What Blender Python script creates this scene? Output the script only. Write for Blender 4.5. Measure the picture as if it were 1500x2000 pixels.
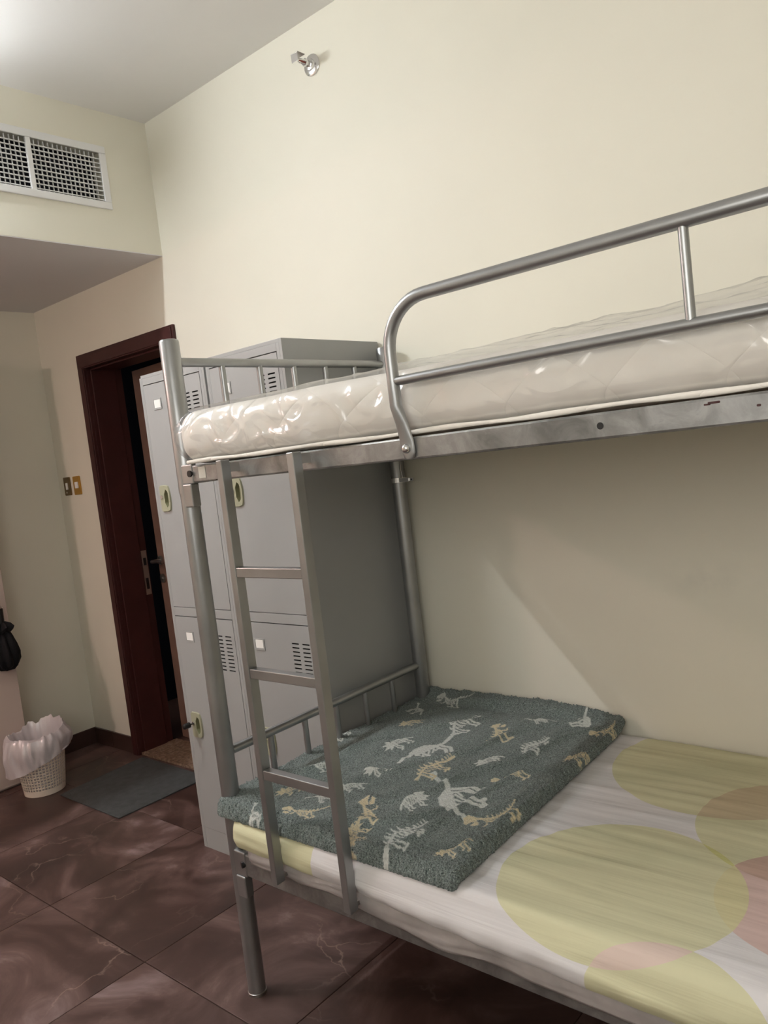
import bpy, bmesh, math, random
import numpy as np
from mathutils import Vector, Matrix, noise

for o in list(bpy.data.objects):
    bpy.data.objects.remove(o)
scene = bpy.context.scene
COL = scene.collection
random.seed(7)

# ------------------------------------------------------------------ camera, world, exposure
cam_d = bpy.data.cameras.new('camera')
cam = bpy.data.objects.new('camera', cam_d)
COL.objects.link(cam)
cam_d.sensor_fit = 'VERTICAL'
cam_d.sensor_height = 36.0
cam_d.lens = 1544.88 * 36.0 / 2000.0
cam_d.clip_start = 0.02
R_ = Vector((0.75492325, 0.64523432, -0.11731818))
U_ = Vector((0.03961558, 0.13369606, 0.99023026))
F_ = Vector((-0.65461553, 0.75219547, -0.07536894))
m = Matrix((R_, U_, -F_)).transposed().to_4x4()
m.translation = Vector((1.7559, -2.1617, 1.4443))
cam.matrix_world = m
scene.camera = cam

world = bpy.data.worlds.new('world')
scene.world = world
world.use_nodes = True
FILL_DAYLIGHT = 4.9  # sky strength used as fill, raised to brighten the wall under the bunk
world.node_tree.nodes['Background'].inputs[0].default_value = (1.0, 0.965, 0.91, 1)
world.node_tree.nodes['Background'].inputs[1].default_value = FILL_DAYLIGHT
WX0, WX1, WZ0, WZ1, WY = 0.90, 2.80, 1.40, 2.50, -3.20     # opening of the added fill window in the wall facing the bed

vs = scene.view_settings
vs.view_transform = 'Standard'
vs.look = 'None'
vs.gamma = 1.0
vs.use_curve_mapping = False
vs.exposure = 0.0

# fill light enters only through that added window; the portal guides sampling
pd = bpy.data.lights.new('fill_window_portal', 'AREA')
pd.shape = 'RECTANGLE'
pd.size, pd.size_y = WX1 - WX0, WZ1 - WZ0
pd.cycles.is_portal = True
po = bpy.data.objects.new('fill_window_portal', pd)
COL.objects.link(po)
po.location = ((WX0 + WX1) / 2, WY - 0.09, (WZ0 + WZ1) / 2)
po.rotation_euler = (math.radians(90), 0, 0)

# lamp strengths (the main tube and the guessed entry fill lamp are built below)
LAMP_MAIN = 325.0
FILL_ENTRY = 230.0
COL_MAIN = (0.93, 0.965, 1.0)
COL_ENTRY = (1.0, 0.69, 0.62)

# ------------------------------------------------------------------ materials
def lin(r, g, b):
    f = lambda c: (c / 255 / 12.92) if c / 255 <= 0.04045 else ((c / 255 + 0.055) / 1.055) ** 2.4
    return (f(r), f(g), f(b), 1.0)

class Mat:
    def __init__(self, name, col, rough=0.6, metal=0.0, spec=0.5):
        self.m = bpy.data.materials.new(name)
        self.m.use_nodes = True
        self.nt = self.m.node_tree
        self.n = self.nt.nodes
        self.l = self.nt.links
        self.b = self.n['Principled BSDF']
        self.b.inputs['Base Color'].default_value = col
        self.b.inputs['Roughness'].default_value = rough
        self.b.inputs['Metallic'].default_value = metal
        self.b.inputs['Specular IOR Level'].default_value = spec
    def coord(self, kind='Object', scale=(1, 1, 1), rot=(0, 0, 0)):
        t = self.n.new('ShaderNodeTexCoord')
        mp = self.n.new('ShaderNodeMapping')
        mp.inputs['Scale'].default_value = scale
        mp.inputs['Rotation'].default_value = rot
        self.l.new(t.outputs[kind], mp.inputs['Vector'])
        return mp.outputs['Vector']
    def noise(self, vec, scale, detail=4, rough=0.55, dist=0.0):
        t = self.n.new('ShaderNodeTexNoise')
        t.inputs['Scale'].default_value = scale
        t.inputs['Detail'].default_value = detail
        t.inputs['Roughness'].default_value = rough
        t.inputs['Distortion'].default_value = dist
        if vec is not None:
            self.l.new(vec, t.inputs['Vector'])
        return t.outputs['Fac']
    def ramp(self, fac, stops, interp='LINEAR'):
        r = self.n.new('ShaderNodeValToRGB')
        r.color_ramp.interpolation = interp
        e = r.color_ramp.elements
        while len(e) < len(stops):
            e.new(0.5)
        for i, (p, c) in enumerate(stops):
            e[i].position = p
            e[i].color = c
        self.l.new(fac, r.inputs['Fac'])
        return r.outputs['Color']
    def mix(self, fac, a, b, mode='MIX'):
        x = self.n.new('ShaderNodeMix')
        x.data_type = 'RGBA'
        x.blend_type = mode
        for sock, v in ((x.inputs[0], fac), (x.inputs[6], a), (x.inputs[7], b)):
            if isinstance(v, (int, float, tuple)):
                sock.default_value = v
            else:
                self.l.new(v, sock)
        return x.outputs[2]
    def math(self, op, a, b=0.0):
        x = self.n.new('ShaderNodeMath')
        x.operation = op
        for i, v in enumerate((a, b)):
            if isinstance(v, (int, float)):
                x.inputs[i].default_value = v
            else:
                self.l.new(v, x.inputs[i])
        return x.outputs[0]
    def color(self, sock):
        self.l.new(sock, self.b.inputs['Base Color'])
        return self
    def rough(self, sock):
        self.l.new(sock, self.b.inputs['Roughness'])
        return self
    def bump(self, h, strength=0.2, dist=0.01):
        x = self.n.new('ShaderNodeBump')
        x.inputs['Strength'].default_value = strength
        x.inputs['Distance'].default_value = dist
        self.l.new(h, x.inputs['Height'])
        self.l.new(x.outputs['Normal'], self.b.inputs['Normal'])
        return self

M = {}
def plain(name, col, rough=0.6, metal=0.0, spec=0.5, var=0.08, vscale=6, bump=0.0, bscale=60):
    a = Mat(name, col, rough, metal, spec)
    v = a.coord('Object')
    if var:
        n = a.noise(v, vscale)
        c0 = tuple(c * (1 - var) for c in col[:3]) + (1,)
        c1 = tuple(min(1, c * (1 + var)) for c in col[:3]) + (1,)
        a.color(a.ramp(n, [(0.3, c0), (0.7, c1)]))
    if bump:
        a.bump(a.noise(v, bscale, 3), bump, 0.004)
    M[name] = a.m
    return a

plain('wall_cream', (0.785, 0.76, 0.655, 1), 0.55, 0, 0.35, 0.025, 1.2, 0.06, 90)
wc = plain('wall_cream_scuffed', (0.785, 0.76, 0.655, 1), 0.55, 0, 0.35, 0.025, 1.2, 0.06, 90)
prev = wc.b.inputs['Base Color'].links[0].from_socket
pos = wc.coord('Object')
dm = wc.n.new('ShaderNodeVectorMath'); dm.operation = 'SUBTRACT'; wc.l.new(pos, dm.inputs[0]); dm.inputs[1].default_value = (1.0, 0, 1.0)
ds = wc.n.new('ShaderNodeVectorMath'); ds.operation = 'MULTIPLY'; wc.l.new(dm.outputs[0], ds.inputs[0]); ds.inputs[1].default_value = (5.5, 0, 16)
dl_ = wc.n.new('ShaderNodeVectorMath'); dl_.operation = 'LENGTH'; wc.l.new(ds.outputs[0], dl_.inputs[0])
sm = wc.math('MULTIPLY', wc.ramp(dl_.outputs['Value'], [(0.0, (1, 1, 1, 1)), (1.0, (0, 0, 0, 1))]), wc.ramp(wc.noise(pos, 14, 3), [(0.35, (0, 0, 0, 1)), (0.65, (0.22, 0.22, 0.22, 1))]))
wc.color(wc.mix(sm, prev, (0.42, 0.41, 0.40, 1)))
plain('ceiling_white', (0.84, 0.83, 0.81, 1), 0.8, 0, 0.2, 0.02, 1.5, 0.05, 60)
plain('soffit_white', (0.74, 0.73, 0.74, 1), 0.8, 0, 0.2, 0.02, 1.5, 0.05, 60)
plain('grout', lin(70, 55, 48), 0.9, 0, 0.2)
plain('skirting_tile', lin(64, 45, 40), 0.35, 0, 0.5, 0.2, 7)
plain('door_wood', lin(62, 28, 27), 0.45, 0, 0.4, 0.15, 8)
plain('leaf_wood', lin(122, 92, 78), 0.5, 0, 0.4, 0.1, 10)
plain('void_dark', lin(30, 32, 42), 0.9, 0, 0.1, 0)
plain('locker_grey', (0.35, 0.357, 0.352, 1), 0.42, 0.0, 0.45, 0.03, 3, 0.03, 160)
plain('locker_inside', lin(40, 40, 40), 0.8, 0, 0.2, 0)
plain('handle_green', lin(160, 160, 136), 0.45, 0, 0.4, 0.03)
plain('handle_cup', lin(128, 128, 98), 0.55, 0, 0.3, 0.03)
plain('card_white', lin(240, 240, 236), 0.6, 0, 0.3, 0)
plain('chrome', (0.75, 0.75, 0.76, 1), 0.18, 1.0, 0.5, 0)
plain('steel_dull', (0.42, 0.40, 0.38, 1), 0.38, 1.0, 0.5, 0.1)
plain('black_plastic', lin(18, 18, 20), 0.4, 0, 0.5, 0)
plain('black_fabric', lin(14, 14, 18), 0.75, 0, 0.3, 0.2, 40, 0.4, 300)
plain('white_paint', lin(232, 232, 232), 0.4, 0, 0.4, 0.02)
plain('duct_dark', lin(24, 24, 32), 0.8, 0, 0.2, 0.1)
plain('bronze_plate', lin(112, 92, 62), 0.35, 0.7, 0.5, 0.05)
plain('gold_plate', lin(190, 146, 66), 0.35, 0.7, 0.5, 0.05)
plain('basket_plastic', lin(226, 214, 200), 0.5, 0, 0.4, 0.02)
plain('mat_grey', lin(72, 74, 73), 0.95, 0, 0.1, 0.15, 25, 0.6, 400)
plain('wardrobe_laminate', (0.60, 0.50, 0.45, 1), 0.5, 0, 0.35, 0.03, 3)
plain('bulb_red', lin(140, 70, 60), 0.2, 0, 0.5, 0)
plain('sticker_white', lin(205, 202, 192), 0.6, 0, 0.3, 0.05, 60)
plain('board_ply', lin(120, 96, 70), 0.7, 0, 0.3, 0.15, 8)

# painted silver tube
a = Mat('silver_tube', (0.5, 0.49, 0.47, 1), 0.34, 0.85, 0.5)
v = a.coord('Object')
n = a.noise(v, 5, 3)
a.color(a.ramp(n, [(0.3, (0.315, 0.322, 0.325, 1)), (0.7, (0.425, 0.435, 0.44, 1))]))
M['silver_tube'] = a.m
# galvanised flat rail: mottled, with rust nicks
a = Mat('galvanised', (0.4, 0.4, 0.4, 1), 0.42, 0.75, 0.5)
v = a.coord('Object')
n = a.noise(v, 14, 6, 0.65, 0.6)
base = a.ramp(n, [(0.3, (0.19, 0.19, 0.19, 1)), (0.5, (0.29, 0.29, 0.285, 1)), (0.62, (0.37, 0.37, 0.365, 1)), (0.75, (0.25, 0.25, 0.25, 1))])
v2 = a.coord('Object', (30, 30, 90))
n3 = a.noise(v2, 1.0, 2)
rust = a.ramp(n3, [(0.78, (0, 0, 0, 1)), (0.80, (1, 1, 1, 1))])
a.color(a.mix(rust, base, (0.06, 0.03, 0.02, 1)))
a.rough(a.ramp(n, [(0.3, (0.32, 0.32, 0.32, 1)), (0.7, (0.5, 0.5, 0.5, 1))]))
M['galvanised'] = a.m

# floor tile: brown stone with clouds and pale veins; each tile takes its own slice
a = Mat('floor_tile', lin(70, 48, 42), 0.3, 0, 0.5)
tc = a.n.new('ShaderNodeTexCoord')
oi = a.n.new('ShaderNodeObjectInfo')
mul = a.n.new('ShaderNodeVectorMath'); mul.operation = 'SCALE'
a.l.new(oi.outputs['Location'], mul.inputs[0]); mul.inputs['Scale'].default_value = 7.3
add = a.n.new('ShaderNodeVectorMath'); add.operation = 'ADD'
a.l.new(tc.outputs['Object'], add.inputs[0]); a.l.new(mul.outputs[0], add.inputs[1])
vec = add.outputs[0]
n = a.noise(vec, 3.2, 8, 0.62, 1.2)
cloud = a.ramp(n, [(0.28, lin(46, 31, 28)), (0.46, lin(67, 48, 43)), (0.60, lin(92, 71, 66)), (0.74, lin(130, 112, 110))])
dn = a.n.new('ShaderNodeTexNoise'); dn.inputs['Scale'].default_value = 5.0; dn.inputs['Detail'].default_value = 5
a.l.new(vec, dn.inputs['Vector'])
mixv = a.n.new('ShaderNodeMix'); mixv.data_type = 'VECTOR'; mixv.inputs[0].default_value = 0.22
a.l.new(vec, mixv.inputs[4]); a.l.new(dn.outputs['Color'], mixv.inputs[5])
vo = a.n.new('ShaderNodeTexVoronoi'); vo.feature = 'DISTANCE_TO_EDGE'; vo.inputs['Scale'].default_value = 3.1
a.l.new(mixv.outputs[1], vo.inputs['Vector'])
vein = a.ramp(vo.outputs['Distance'], [(0.0, (1, 1, 1, 1)), (0.010, (0, 0, 0, 1))])
vmask = a.ramp(a.noise(vec, 2.3, 3), [(0.47, (0, 0, 0, 1)), (0.64, (0.42, 0.42, 0.42, 1))])
vf = a.mix(1.0, vein, vmask, 'MULTIPLY')
a.color(a.mix(vf, cloud, lin(160, 138, 126)))
a.rough(a.ramp(n, [(0.3, (0.40, 0.40, 0.40, 1)), (0.7, (0.52, 0.52, 0.52, 1))]))
M['floor_tile'] = a.m

# speckled threshold stone
a = Mat('threshold_stone', lin(150, 118, 90), 0.4)
v = a.coord('Object')
n = a.noise(v, 60, 5, 0.7)
a.color(a.ramp(n, [(0.35, lin(74, 54, 42)), (0.5, lin(120, 98, 80)), (0.65, lin(152, 134, 116))]))
M['threshold_stone'] = a.m

# lamp glow
def emis(name, col, strength):
    mm = bpy.data.materials.new(name)
    mm.use_nodes = True
    nt = mm.node_tree
    nt.nodes.clear()
    e = nt.nodes.new('ShaderNodeEmission')
    e.inputs[0].default_value = (*col, 1)
    e.inputs[1].default_value = strength
    o = nt.nodes.new('ShaderNodeOutputMaterial')
    nt.links.new(e.outputs[0], o.inputs[0])
    M[name] = mm
emis('tube_glow', COL_MAIN, LAMP_MAIN)
emis('entry_fill_glow', COL_ENTRY, FILL_ENTRY)

# quilted mattress ticking
a = Mat('ticking', (0.80, 0.77, 0.71, 1), 0.8, 0, 0.2)
v = a.coord('Object', (1, 1, 1))
sx = a.n.new('ShaderNodeSeparateXYZ'); a.l.new(v, sx.inputs[0])
def diag(sgn):
    t = a.math('ADD', a.math('MULTIPLY', sx.outputs[0], 5.2), a.math('MULTIPLY', sx.outputs[2], 6.5 * sgn))
    t = a.math('ADD', t, a.math('MULTIPLY', sx.outputs[1], 5.2 * sgn))
    return a.math('POWER', a.math('ABSOLUTE', a.math('SINE', a.math('MULTIPLY', t, math.pi))), 0.35)
q = a.math('MULTIPLY', diag(1), diag(-1))
a.bump(a.math('ADD', q, a.math('MULTIPLY', a.noise(v, 14, 3), 1.6)), 0.30, 0.012)
a.color(a.ramp(a.noise(v, 5, 3), [(0.3, (0.84, 0.80, 0.73, 1)), (0.7, (0.91, 0.88, 0.82, 1))]))
M['ticking'] = a.m

# clear plastic film
def film(name, clear, tint, rough):
    mm = bpy.data.materials.new(name)
    mm.use_nodes = True
    nt = mm.node_tree
    nt.nodes.clear()
    N = nt.nodes.new
    L = nt.links.new
    tr = N('ShaderNodeBsdfTransparent')
    gl = N('ShaderNodeBsdfGlossy'); gl.inputs['Roughness'].default_value = rough
    tl = N('ShaderNodeBsdfDiffuse'); tl.inputs['Color'].default_value = (*tint, 1)
    tn = N('ShaderNodeTexCoord')
    no = N('ShaderNodeTexNoise'); no.noise_type = 'RIDGED_MULTIFRACTAL'; no.inputs['Scale'].default_value = 7; no.inputs['Detail'].default_value = 3; no.inputs['Distortion'].default_value = 0.8
    L(tn.outputs['Object'], no.inputs['Vector'])
    bp = N('ShaderNodeBump'); bp.inputs['Strength'].default_value = 0.35; bp.inputs['Distance'].default_value = 0.010
    L(no.outputs['Fac'], bp.inputs['Height'])
    for s in (gl, tl):
        L(bp.outputs['Normal'], s.inputs['Normal'])
    lw = N('ShaderNodeLayerWeight'); lw.inputs['Blend'].default_value = 0.5
    L(bp.outputs['Normal'], lw.inputs['Normal'])
    fr = N('ShaderNodeMath'); fr.operation = 'POWER'; fr.inputs[1].default_value = 4.0
    L(lw.outputs['Facing'], fr.inputs[0])
    m1 = N('ShaderNodeMixShader'); m1.inputs[0].default_value = 1 - clear
    L(tr.outputs[0], m1.inputs[1]); L(tl.outputs[0], m1.inputs[2])
    m2 = N('ShaderNodeMixShader')
    mu = N('ShaderNodeMath'); mu.operation = 'MULTIPLY_ADD'; mu.inputs[1].default_value = 0.45; mu.inputs[2].default_value = 0.15
    L(fr.outputs[0], mu.inputs[0]); L(mu.outputs[0], m2.inputs[0])
    L(m1.outputs[0], m2.inputs[1]); L(gl.outputs[0], m2.inputs[2])
    o = N('ShaderNodeOutputMaterial'); L(m2.outputs[0], o.inputs[0])
    M[name] = mm
film('clear_film', 0.955, (0.85, 0.87, 0.90), 0.20)
film('bin_bag', 0.30, (0.78, 0.74, 0.78), 0.30)
plain('base_film', (0.42, 0.395, 0.385, 1), 0.3, 0, 0.5, 0.25, 9, 0.5, 18)

# bed sheet with big translucent dots, laid out on the cloth's own map
a = Mat('dotted_sheet', (0.66, 0.63, 0.63, 1), 0.7, 0, 0.25)
uvn = a.n.new('ShaderNodeUVMap'); uvn.uv_map = 'cloth'
uv = uvn.outputs[0]
col = None
YG = (0.91, 0.91, 0.60, 1)
PK = (0.93, 0.72, 0.66, 1)
dots = [(1.045, -0.775, 0.240, YG), (1.06, -0.165, 0.275, YG), (1.32, -0.405, 0.235, YG), (1.40, -0.675, 0.19, PK),
        (1.225, -1.075, 0.165, YG), (0.17, -0.99, 0.185, YG), (0.40, -0.35, 0.24, YG),
        (1.72, -0.75, 0.24, YG), (1.70, -0.20, 0.2, PK), (1.62, -1.0, 0.12, PK), (0.10, -0.50, 0.18, PK)]
cur = (0.72, 0.705, 0.71, 1)
fs = []
for (dx, dy, dr, dc) in dots:
    dn = a.n.new('ShaderNodeVectorMath'); dn.operation = 'DISTANCE'
    a.l.new(uv, dn.inputs[0]); dn.inputs[1].default_value = (dx, dy, 0)
    f = a.math('LESS_THAN', dn.outputs['Value'], dr)
    fs.append(f)
    tint = a.mix(f, (1, 1, 1, 1), dc)
    cur = a.mix(1.0, cur, tint, 'MULTIPLY')
for i0, i1, pc in ((0, 4, (0.70, 0.57, 0.50, 1)), (1, 2, (0.58, 0.49, 0.33, 1)), (2, 3, (0.56, 0.40, 0.33, 1)), (0, 3, (0.66, 0.62, 0.37, 1))):
    cur = a.mix(a.math('MULTIPLY', fs[i0], fs[i1]), cur, pc)
a.color(cur)
mp = a.n.new('ShaderNodeMapping'); mp.inputs['Scale'].default_value = (1.3, 22, 1); mp.inputs['Rotation'].default_value = (0, 0, 0.06)
a.l.new(uv, mp.inputs['Vector'])
w1 = a.noise(mp.outputs[0], 1.0, 3, 0.6, 0.3)
mp2 = a.n.new('ShaderNodeMapping'); mp2.inputs['Scale'].default_value = (2.5, 90, 1); mp2.inputs['Rotation'].default_value = (0, 0, 0.05)
a.l.new(uv, mp2.inputs['Vector'])
w2 = a.noise(mp2.outputs[0], 1.0, 2)
a.bump(a.math('ADD', w1, a.math('MULTIPLY', w2, 0.12)), 0.35, 0.010)
M['dotted_sheet'] = a.m

# fleece blanket: print mask rides on the mesh
a = Mat('fleece', lin(86, 104, 104), 0.95, 0, 0.1)
at = a.n.new('ShaderNodeAttribute'); at.attribute_name = 'print'
sp = a.n.new('ShaderNodeSeparateColor'); a.l.new(at.outputs['Color'], sp.inputs[0])
v = a.coord('Object')
fz = a.noise(v, 330, 3, 0.7)
big = a.noise(v, 7, 3)
ground = a.mix(a.ramp(fz, [(0.36, (0, 0, 0, 1)), (0.66, (1, 1, 1, 1))]), lin(58, 68, 67), lin(162, 175, 170))
ground = a.mix(a.math('MULTIPLY', a.ramp(big, [(0.4, (0, 0, 0, 1)), (0.7, (1, 1, 1, 1))]), 0.18), ground, lin(120, 132, 128))
fig = a.mix(sp.outputs[1], lin(222, 226, 220), lin(228, 216, 182))
a.color(a.mix(sp.outputs[0], ground, fig))
a.bump(a.math('ADD', fz, a.math('MULTIPLY', a.noise(v, 120, 2), 0.8)), 0.8, 0.006)
a.b.inputs['Sheen Weight'].default_value = 0.22
a.b.inputs['Sheen Roughness'].default_value = 0.5
M['fleece'] = a.m

# ------------------------------------------------------------------ mesh helpers
class MB:
    def __init__(self):
        self.v = []
        self.f = []
    def box(self, x0, x1, y0, y1, z0, z1):
        i = len(self.v)
        self.v += [(x0, y0, z0), (x1, y0, z0), (x1, y1, z0), (x0, y1, z0), (x0, y0, z1), (x1, y0, z1), (x1, y1, z1), (x0, y1, z1)]
        self.f += [tuple(i + k for k in q) for q in ((0, 3, 2, 1), (4, 5, 6, 7), (0, 1, 5, 4), (1, 2, 6, 5), (2, 3, 7, 6), (3, 0, 4, 7))]
        return self
    def loft(self, pts, rads, n=14, ref=None, cap=True):
        """tube through pts; rads = r or (ra, rb) per point; ra lies along 'ref'"""
        pts = [Vector(p) for p in pts]
        i0 = len(self.v)
        prev = None
        for k, p in enumerate(pts):
            t = (pts[min(k + 1, len(pts) - 1)] - pts[max(k - 1, 0)]).normalized()
            if ref is not None:
                a_ = Vector(ref)
            elif prev is not None:
                a_ = prev
            else:
                a_ = Vector((0, 1, 0)) if abs(t.y) < 0.8 else Vector((1, 0, 0))
            a_ = (a_ - t * a_.dot(t)).normalized()
            b_ = t.cross(a_)
            prev = a_
            r = rads[k] if isinstance(rads, (list, tuple)) else rads
            ra, rb = r if isinstance(r, tuple) else (r, r)
            for j in range(n):
                an = 2 * math.pi * j / n
                self.v.append(tuple(p + a_ * (ra * math.cos(an)) + b_ * (rb * math.sin(an))))
        for k in range(len(pts) - 1):
            for j in range(n):
                q0 = i0 + k * n + j
                q1 = i0 + k * n + (j + 1) % n
                self.f.append((q0, q1, q1 + n, q0 + n))
        if cap:
            self.f.append(tuple(i0 + j for j in reversed(range(n))))
            self.f.append(tuple(i0 + (len(pts) - 1) * n + j for j in range(n)))
        return self
    def cyl(self, p0, p1, r, n=16):
        return self.loft([p0, p1], r, n)
    def lathe(self, prof, c, n=32, cap0=True, cap1=True, fn=None):
        i0 = len(self.v)
        for k, (r, z) in enumerate(prof):
            for j in range(n):
                an = 2 * math.pi * j / n
                rr, zz = (r, z) if fn is None else fn(r, z, an, k)
                self.v.append((c[0] + rr * math.cos(an), c[1] + rr * math.sin(an), c[2] + zz))
        for k in range(len(prof) - 1):
            for j in range(n):
                q0 = i0 + k * n + j
                q1 = i0 + k * n + (j + 1) % n
                self.f.append((q0, q1, q1 + n, q0 + n))
        if cap0:
            self.f.append(tuple(i0 + j for j in reversed(range(n))))
        if cap1:
            self.f.append(tuple(i0 + (len(prof) - 1) * n + j for j in range(n)))
        return self
    def prism(self, poly, y0, y1):
        """polygon in XZ pushed from y0 to y1"""
        n = len(poly)
        i = len(self.v)
        self.v += [(x, y0, z) for x, z in poly] + [(x, y1, z) for x, z in poly]
        self.f.append(tuple(range(i, i + n)))
        self.f.append(tuple(range(i + 2 * n - 1, i + n - 1, -1)))
        for k in range(n):
            j = (k + 1) % n
            self.f.append((i + k, i + n + k, i + n + j, i + j))
        return self
    def build(self, name, mat, parent=None, origin=None, smooth=False, bevel=0.0, label=None):
        o0 = Vector(origin) if origin is not None else (root_loc(parent) if parent is not None else Vector((0, 0, 0)))
        me = bpy.data.meshes.new(name)
        me.from_pydata([tuple(Vector(p) - o0) for p in self.v], [], self.f)
        bm = bmesh.new(); bm.from_mesh(me)
        bmesh.ops.recalc_face_normals(bm, faces=bm.faces)
        bm.to_mesh(me); bm.free()
        me.materials.append(M[mat])
        if smooth:
            for p in me.polygons:
                p.use_smooth = True
            me.set_sharp_from_angle(angle=math.radians(40))
        ob = bpy.data.objects.new(name, me)
        COL.objects.link(ob)
        if parent is not None:
            ob.parent = parent
            ob.location = o0 - root_loc(parent)
        else:
            ob.location = o0
        if bevel:
            bv = ob.modifiers.new('bevel', 'BEVEL')
            bv.width = bevel
            bv.segments = 2
            bv.limit_method = 'ANGLE'
        if label:
            ob['label'] = label
        return ob

def root_loc(o):
    p = Vector((0, 0, 0))
    while o is not None:
        p += o.location
        o = o.parent
    return p

def tag(o, label=None, cat=None, group=None, kind=None):
    if label: o['label'] = label
    if cat: o['category'] = cat
    if group: o['group'] = group
    if kind: o['kind'] = kind
    return o

def thing(name, loc, label=None, cat=None, group=None, kind=None):
    o = bpy.data.objects.new(name, None)
    o.empty_display_size = 0.1
    COL.objects.link(o)
    o.location = loc
    return tag(o, label, cat, group, kind)

def struct(o, label, cat):
    return tag(o, label, cat, kind='structure')

def arc(c, r, a0, a1, n, plane='xz', y=0.0):
    out = []
    for k in range(n + 1):
        t = math.radians(a0 + (a1 - a0) * k / n)
        if plane == 'xz':
            out.append((c[0] + r * math.cos(t), y, c[1] + r * math.sin(t)))
    return out

def round_rect(cx, cz, w, h, r, n=4):
    pts = []
    for (sx, sz, a0) in ((1, 1, 0), (-1, 1, 90), (-1, -1, 180), (1, -1, 270)):
        for k in range(n + 1):
            t = math.radians(a0 + 90 * k / n)
            pts.append((cx + sx * (w / 2 - r) + r * math.cos(t), cz + sz * (h / 2 - r) + r * math.sin(t)))
    return pts

# ------------------------------------------------------------------ room shell
XV, XF, XR = -1.244, -2.478, 3.30
YB = -3.20
ZC, ZS = 2.994, 2.424
DX0, DX1, DZ = -2.022, -1.280, 2.045      # clear door opening
FX0, FX1, FZ = -2.079, -1.223, 2.117      # outer edge of the architrave
WT = 0.20                                 # wall thickness at the door

o = MB().box(XF - 0.1, XR + 0.1, YB - 0.1, 1.3, -0.10, -0.006).build('floor', 'grout')
struct(o, 'dark brown stone-look tiled floor with thin grout lines', 'floor')
floor = o
# floor tiles, 60 cm grid
def cuts(lo, hi, ref, step=0.6):
    k = math.floor((lo - ref) / step)
    xs = [lo]
    x = ref + k * step
    while x < hi:
        if x > lo + 1e-4:
            xs.append(x)
        x += step
    return xs + [hi]
G = 0.0013
tile_cache = {}
for xa, xb in zip(cuts(XF, XR, -1.012)[:-1], cuts(XF, XR, -1.012)[1:]):
    for ya, yb in zip(cuts(YB, 0, -0.41)[:-1], cuts(YB, 0, -0.41)[1:]):
        w, d = round(xb - xa - 2 * G, 4), round(yb - ya - 2 * G, 4)
        if w < 0.02 or d < 0.02:
            continue
        c = Vector(((xa + xb) / 2, (ya + yb) / 2, -0.008))
        if (w, d) not in tile_cache:
            t = MB().box(-w / 2, w / 2, -d / 2, d / 2, 0, 0.008)
            ob = t.build('tile', 'floor_tile', None, (0, 0, 0), bevel=0.0012)
            tile_cache[(w, d)] = ob
        else:
            ob = tile_cache[(w, d)].copy()
            COL.objects.link(ob)
        ob.parent = floor
        ob.location = c

# big wall with the door opening
w = MB()
w.box(XF - 0.1, DX0 - 0.03, 0, WT, 0, ZC)
w.box(DX1 + 0.03, XR + 0.1, 0, WT, 0, ZC)
w.box(DX0 - 0.03, DX1 + 0.03, 0, WT, DZ + 0.03, ZC)
struct(w.build('wall_right', 'wall_cream_scuffed'), 'long plain cream wall behind the bunk bed and around the door', 'wall')
struct(MB().box(XF - 0.1, XF, YB, 0, 0, ZC).build('wall_end', 'wall_cream'), 'cream end wall of the entry behind the waste basket', 'wall')
wl = MB()
wl.box(XF, WX0, YB - 0.1, YB, 0, ZC)
wl.box(WX1, XR, YB - 0.1, YB, 0, ZC)
wl.box(WX0, WX1, YB - 0.1, YB, 0, WZ0)
wl.box(WX0, WX1, YB - 0.1, YB, WZ1, ZC)
struct(wl.build('wall_left', 'wall_cream'), 'cream wall with an added fill window facing the bunk bed', 'wall')
wn = thing('fill_window_1', ((WX0 + WX1) / 2, YB - 0.05, WZ0), kind='structure')  # unseen window, put in to let fill light reach the bed
tag(wn, 'white framed sliding window added for fill light in the wall facing the bunk bed', 'added fill window')
wf = MB()
wf.box(WX0, WX1, YB - 0.08, YB - 0.02, WZ0, WZ0 + 0.05)
wf.box(WX0, WX1, YB - 0.08, YB - 0.02, WZ1 - 0.05, WZ1)
wf.box(WX0, WX0 + 0.05, YB - 0.08, YB - 0.02, WZ0 + 0.05, WZ1 - 0.05)
wf.box(WX1 - 0.05, WX1, YB - 0.08, YB - 0.02, WZ0 + 0.05, WZ1 - 0.05)
wf.box((WX0 + WX1) / 2 - 0.025, (WX0 + WX1) / 2 + 0.025, YB - 0.08, YB - 0.02, WZ0 + 0.05, WZ1 - 0.05)
wf.build('fill_window_frame', 'white_paint', wn, bevel=0.003)
struct(MB().box(XR, XR + 0.1, YB, 0, 0, ZC).build('wall_rear', 'wall_cream'), 'cream wall beyond the head of the bunk bed', 'wall')
struct(MB().box(XF - 0.1, XR + 0.1, YB - 0.1, WT, ZC, ZC + 0.1).build('ceiling', 'ceiling_white'), 'plain off-white ceiling above the bunk bed', 'ceiling')
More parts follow.
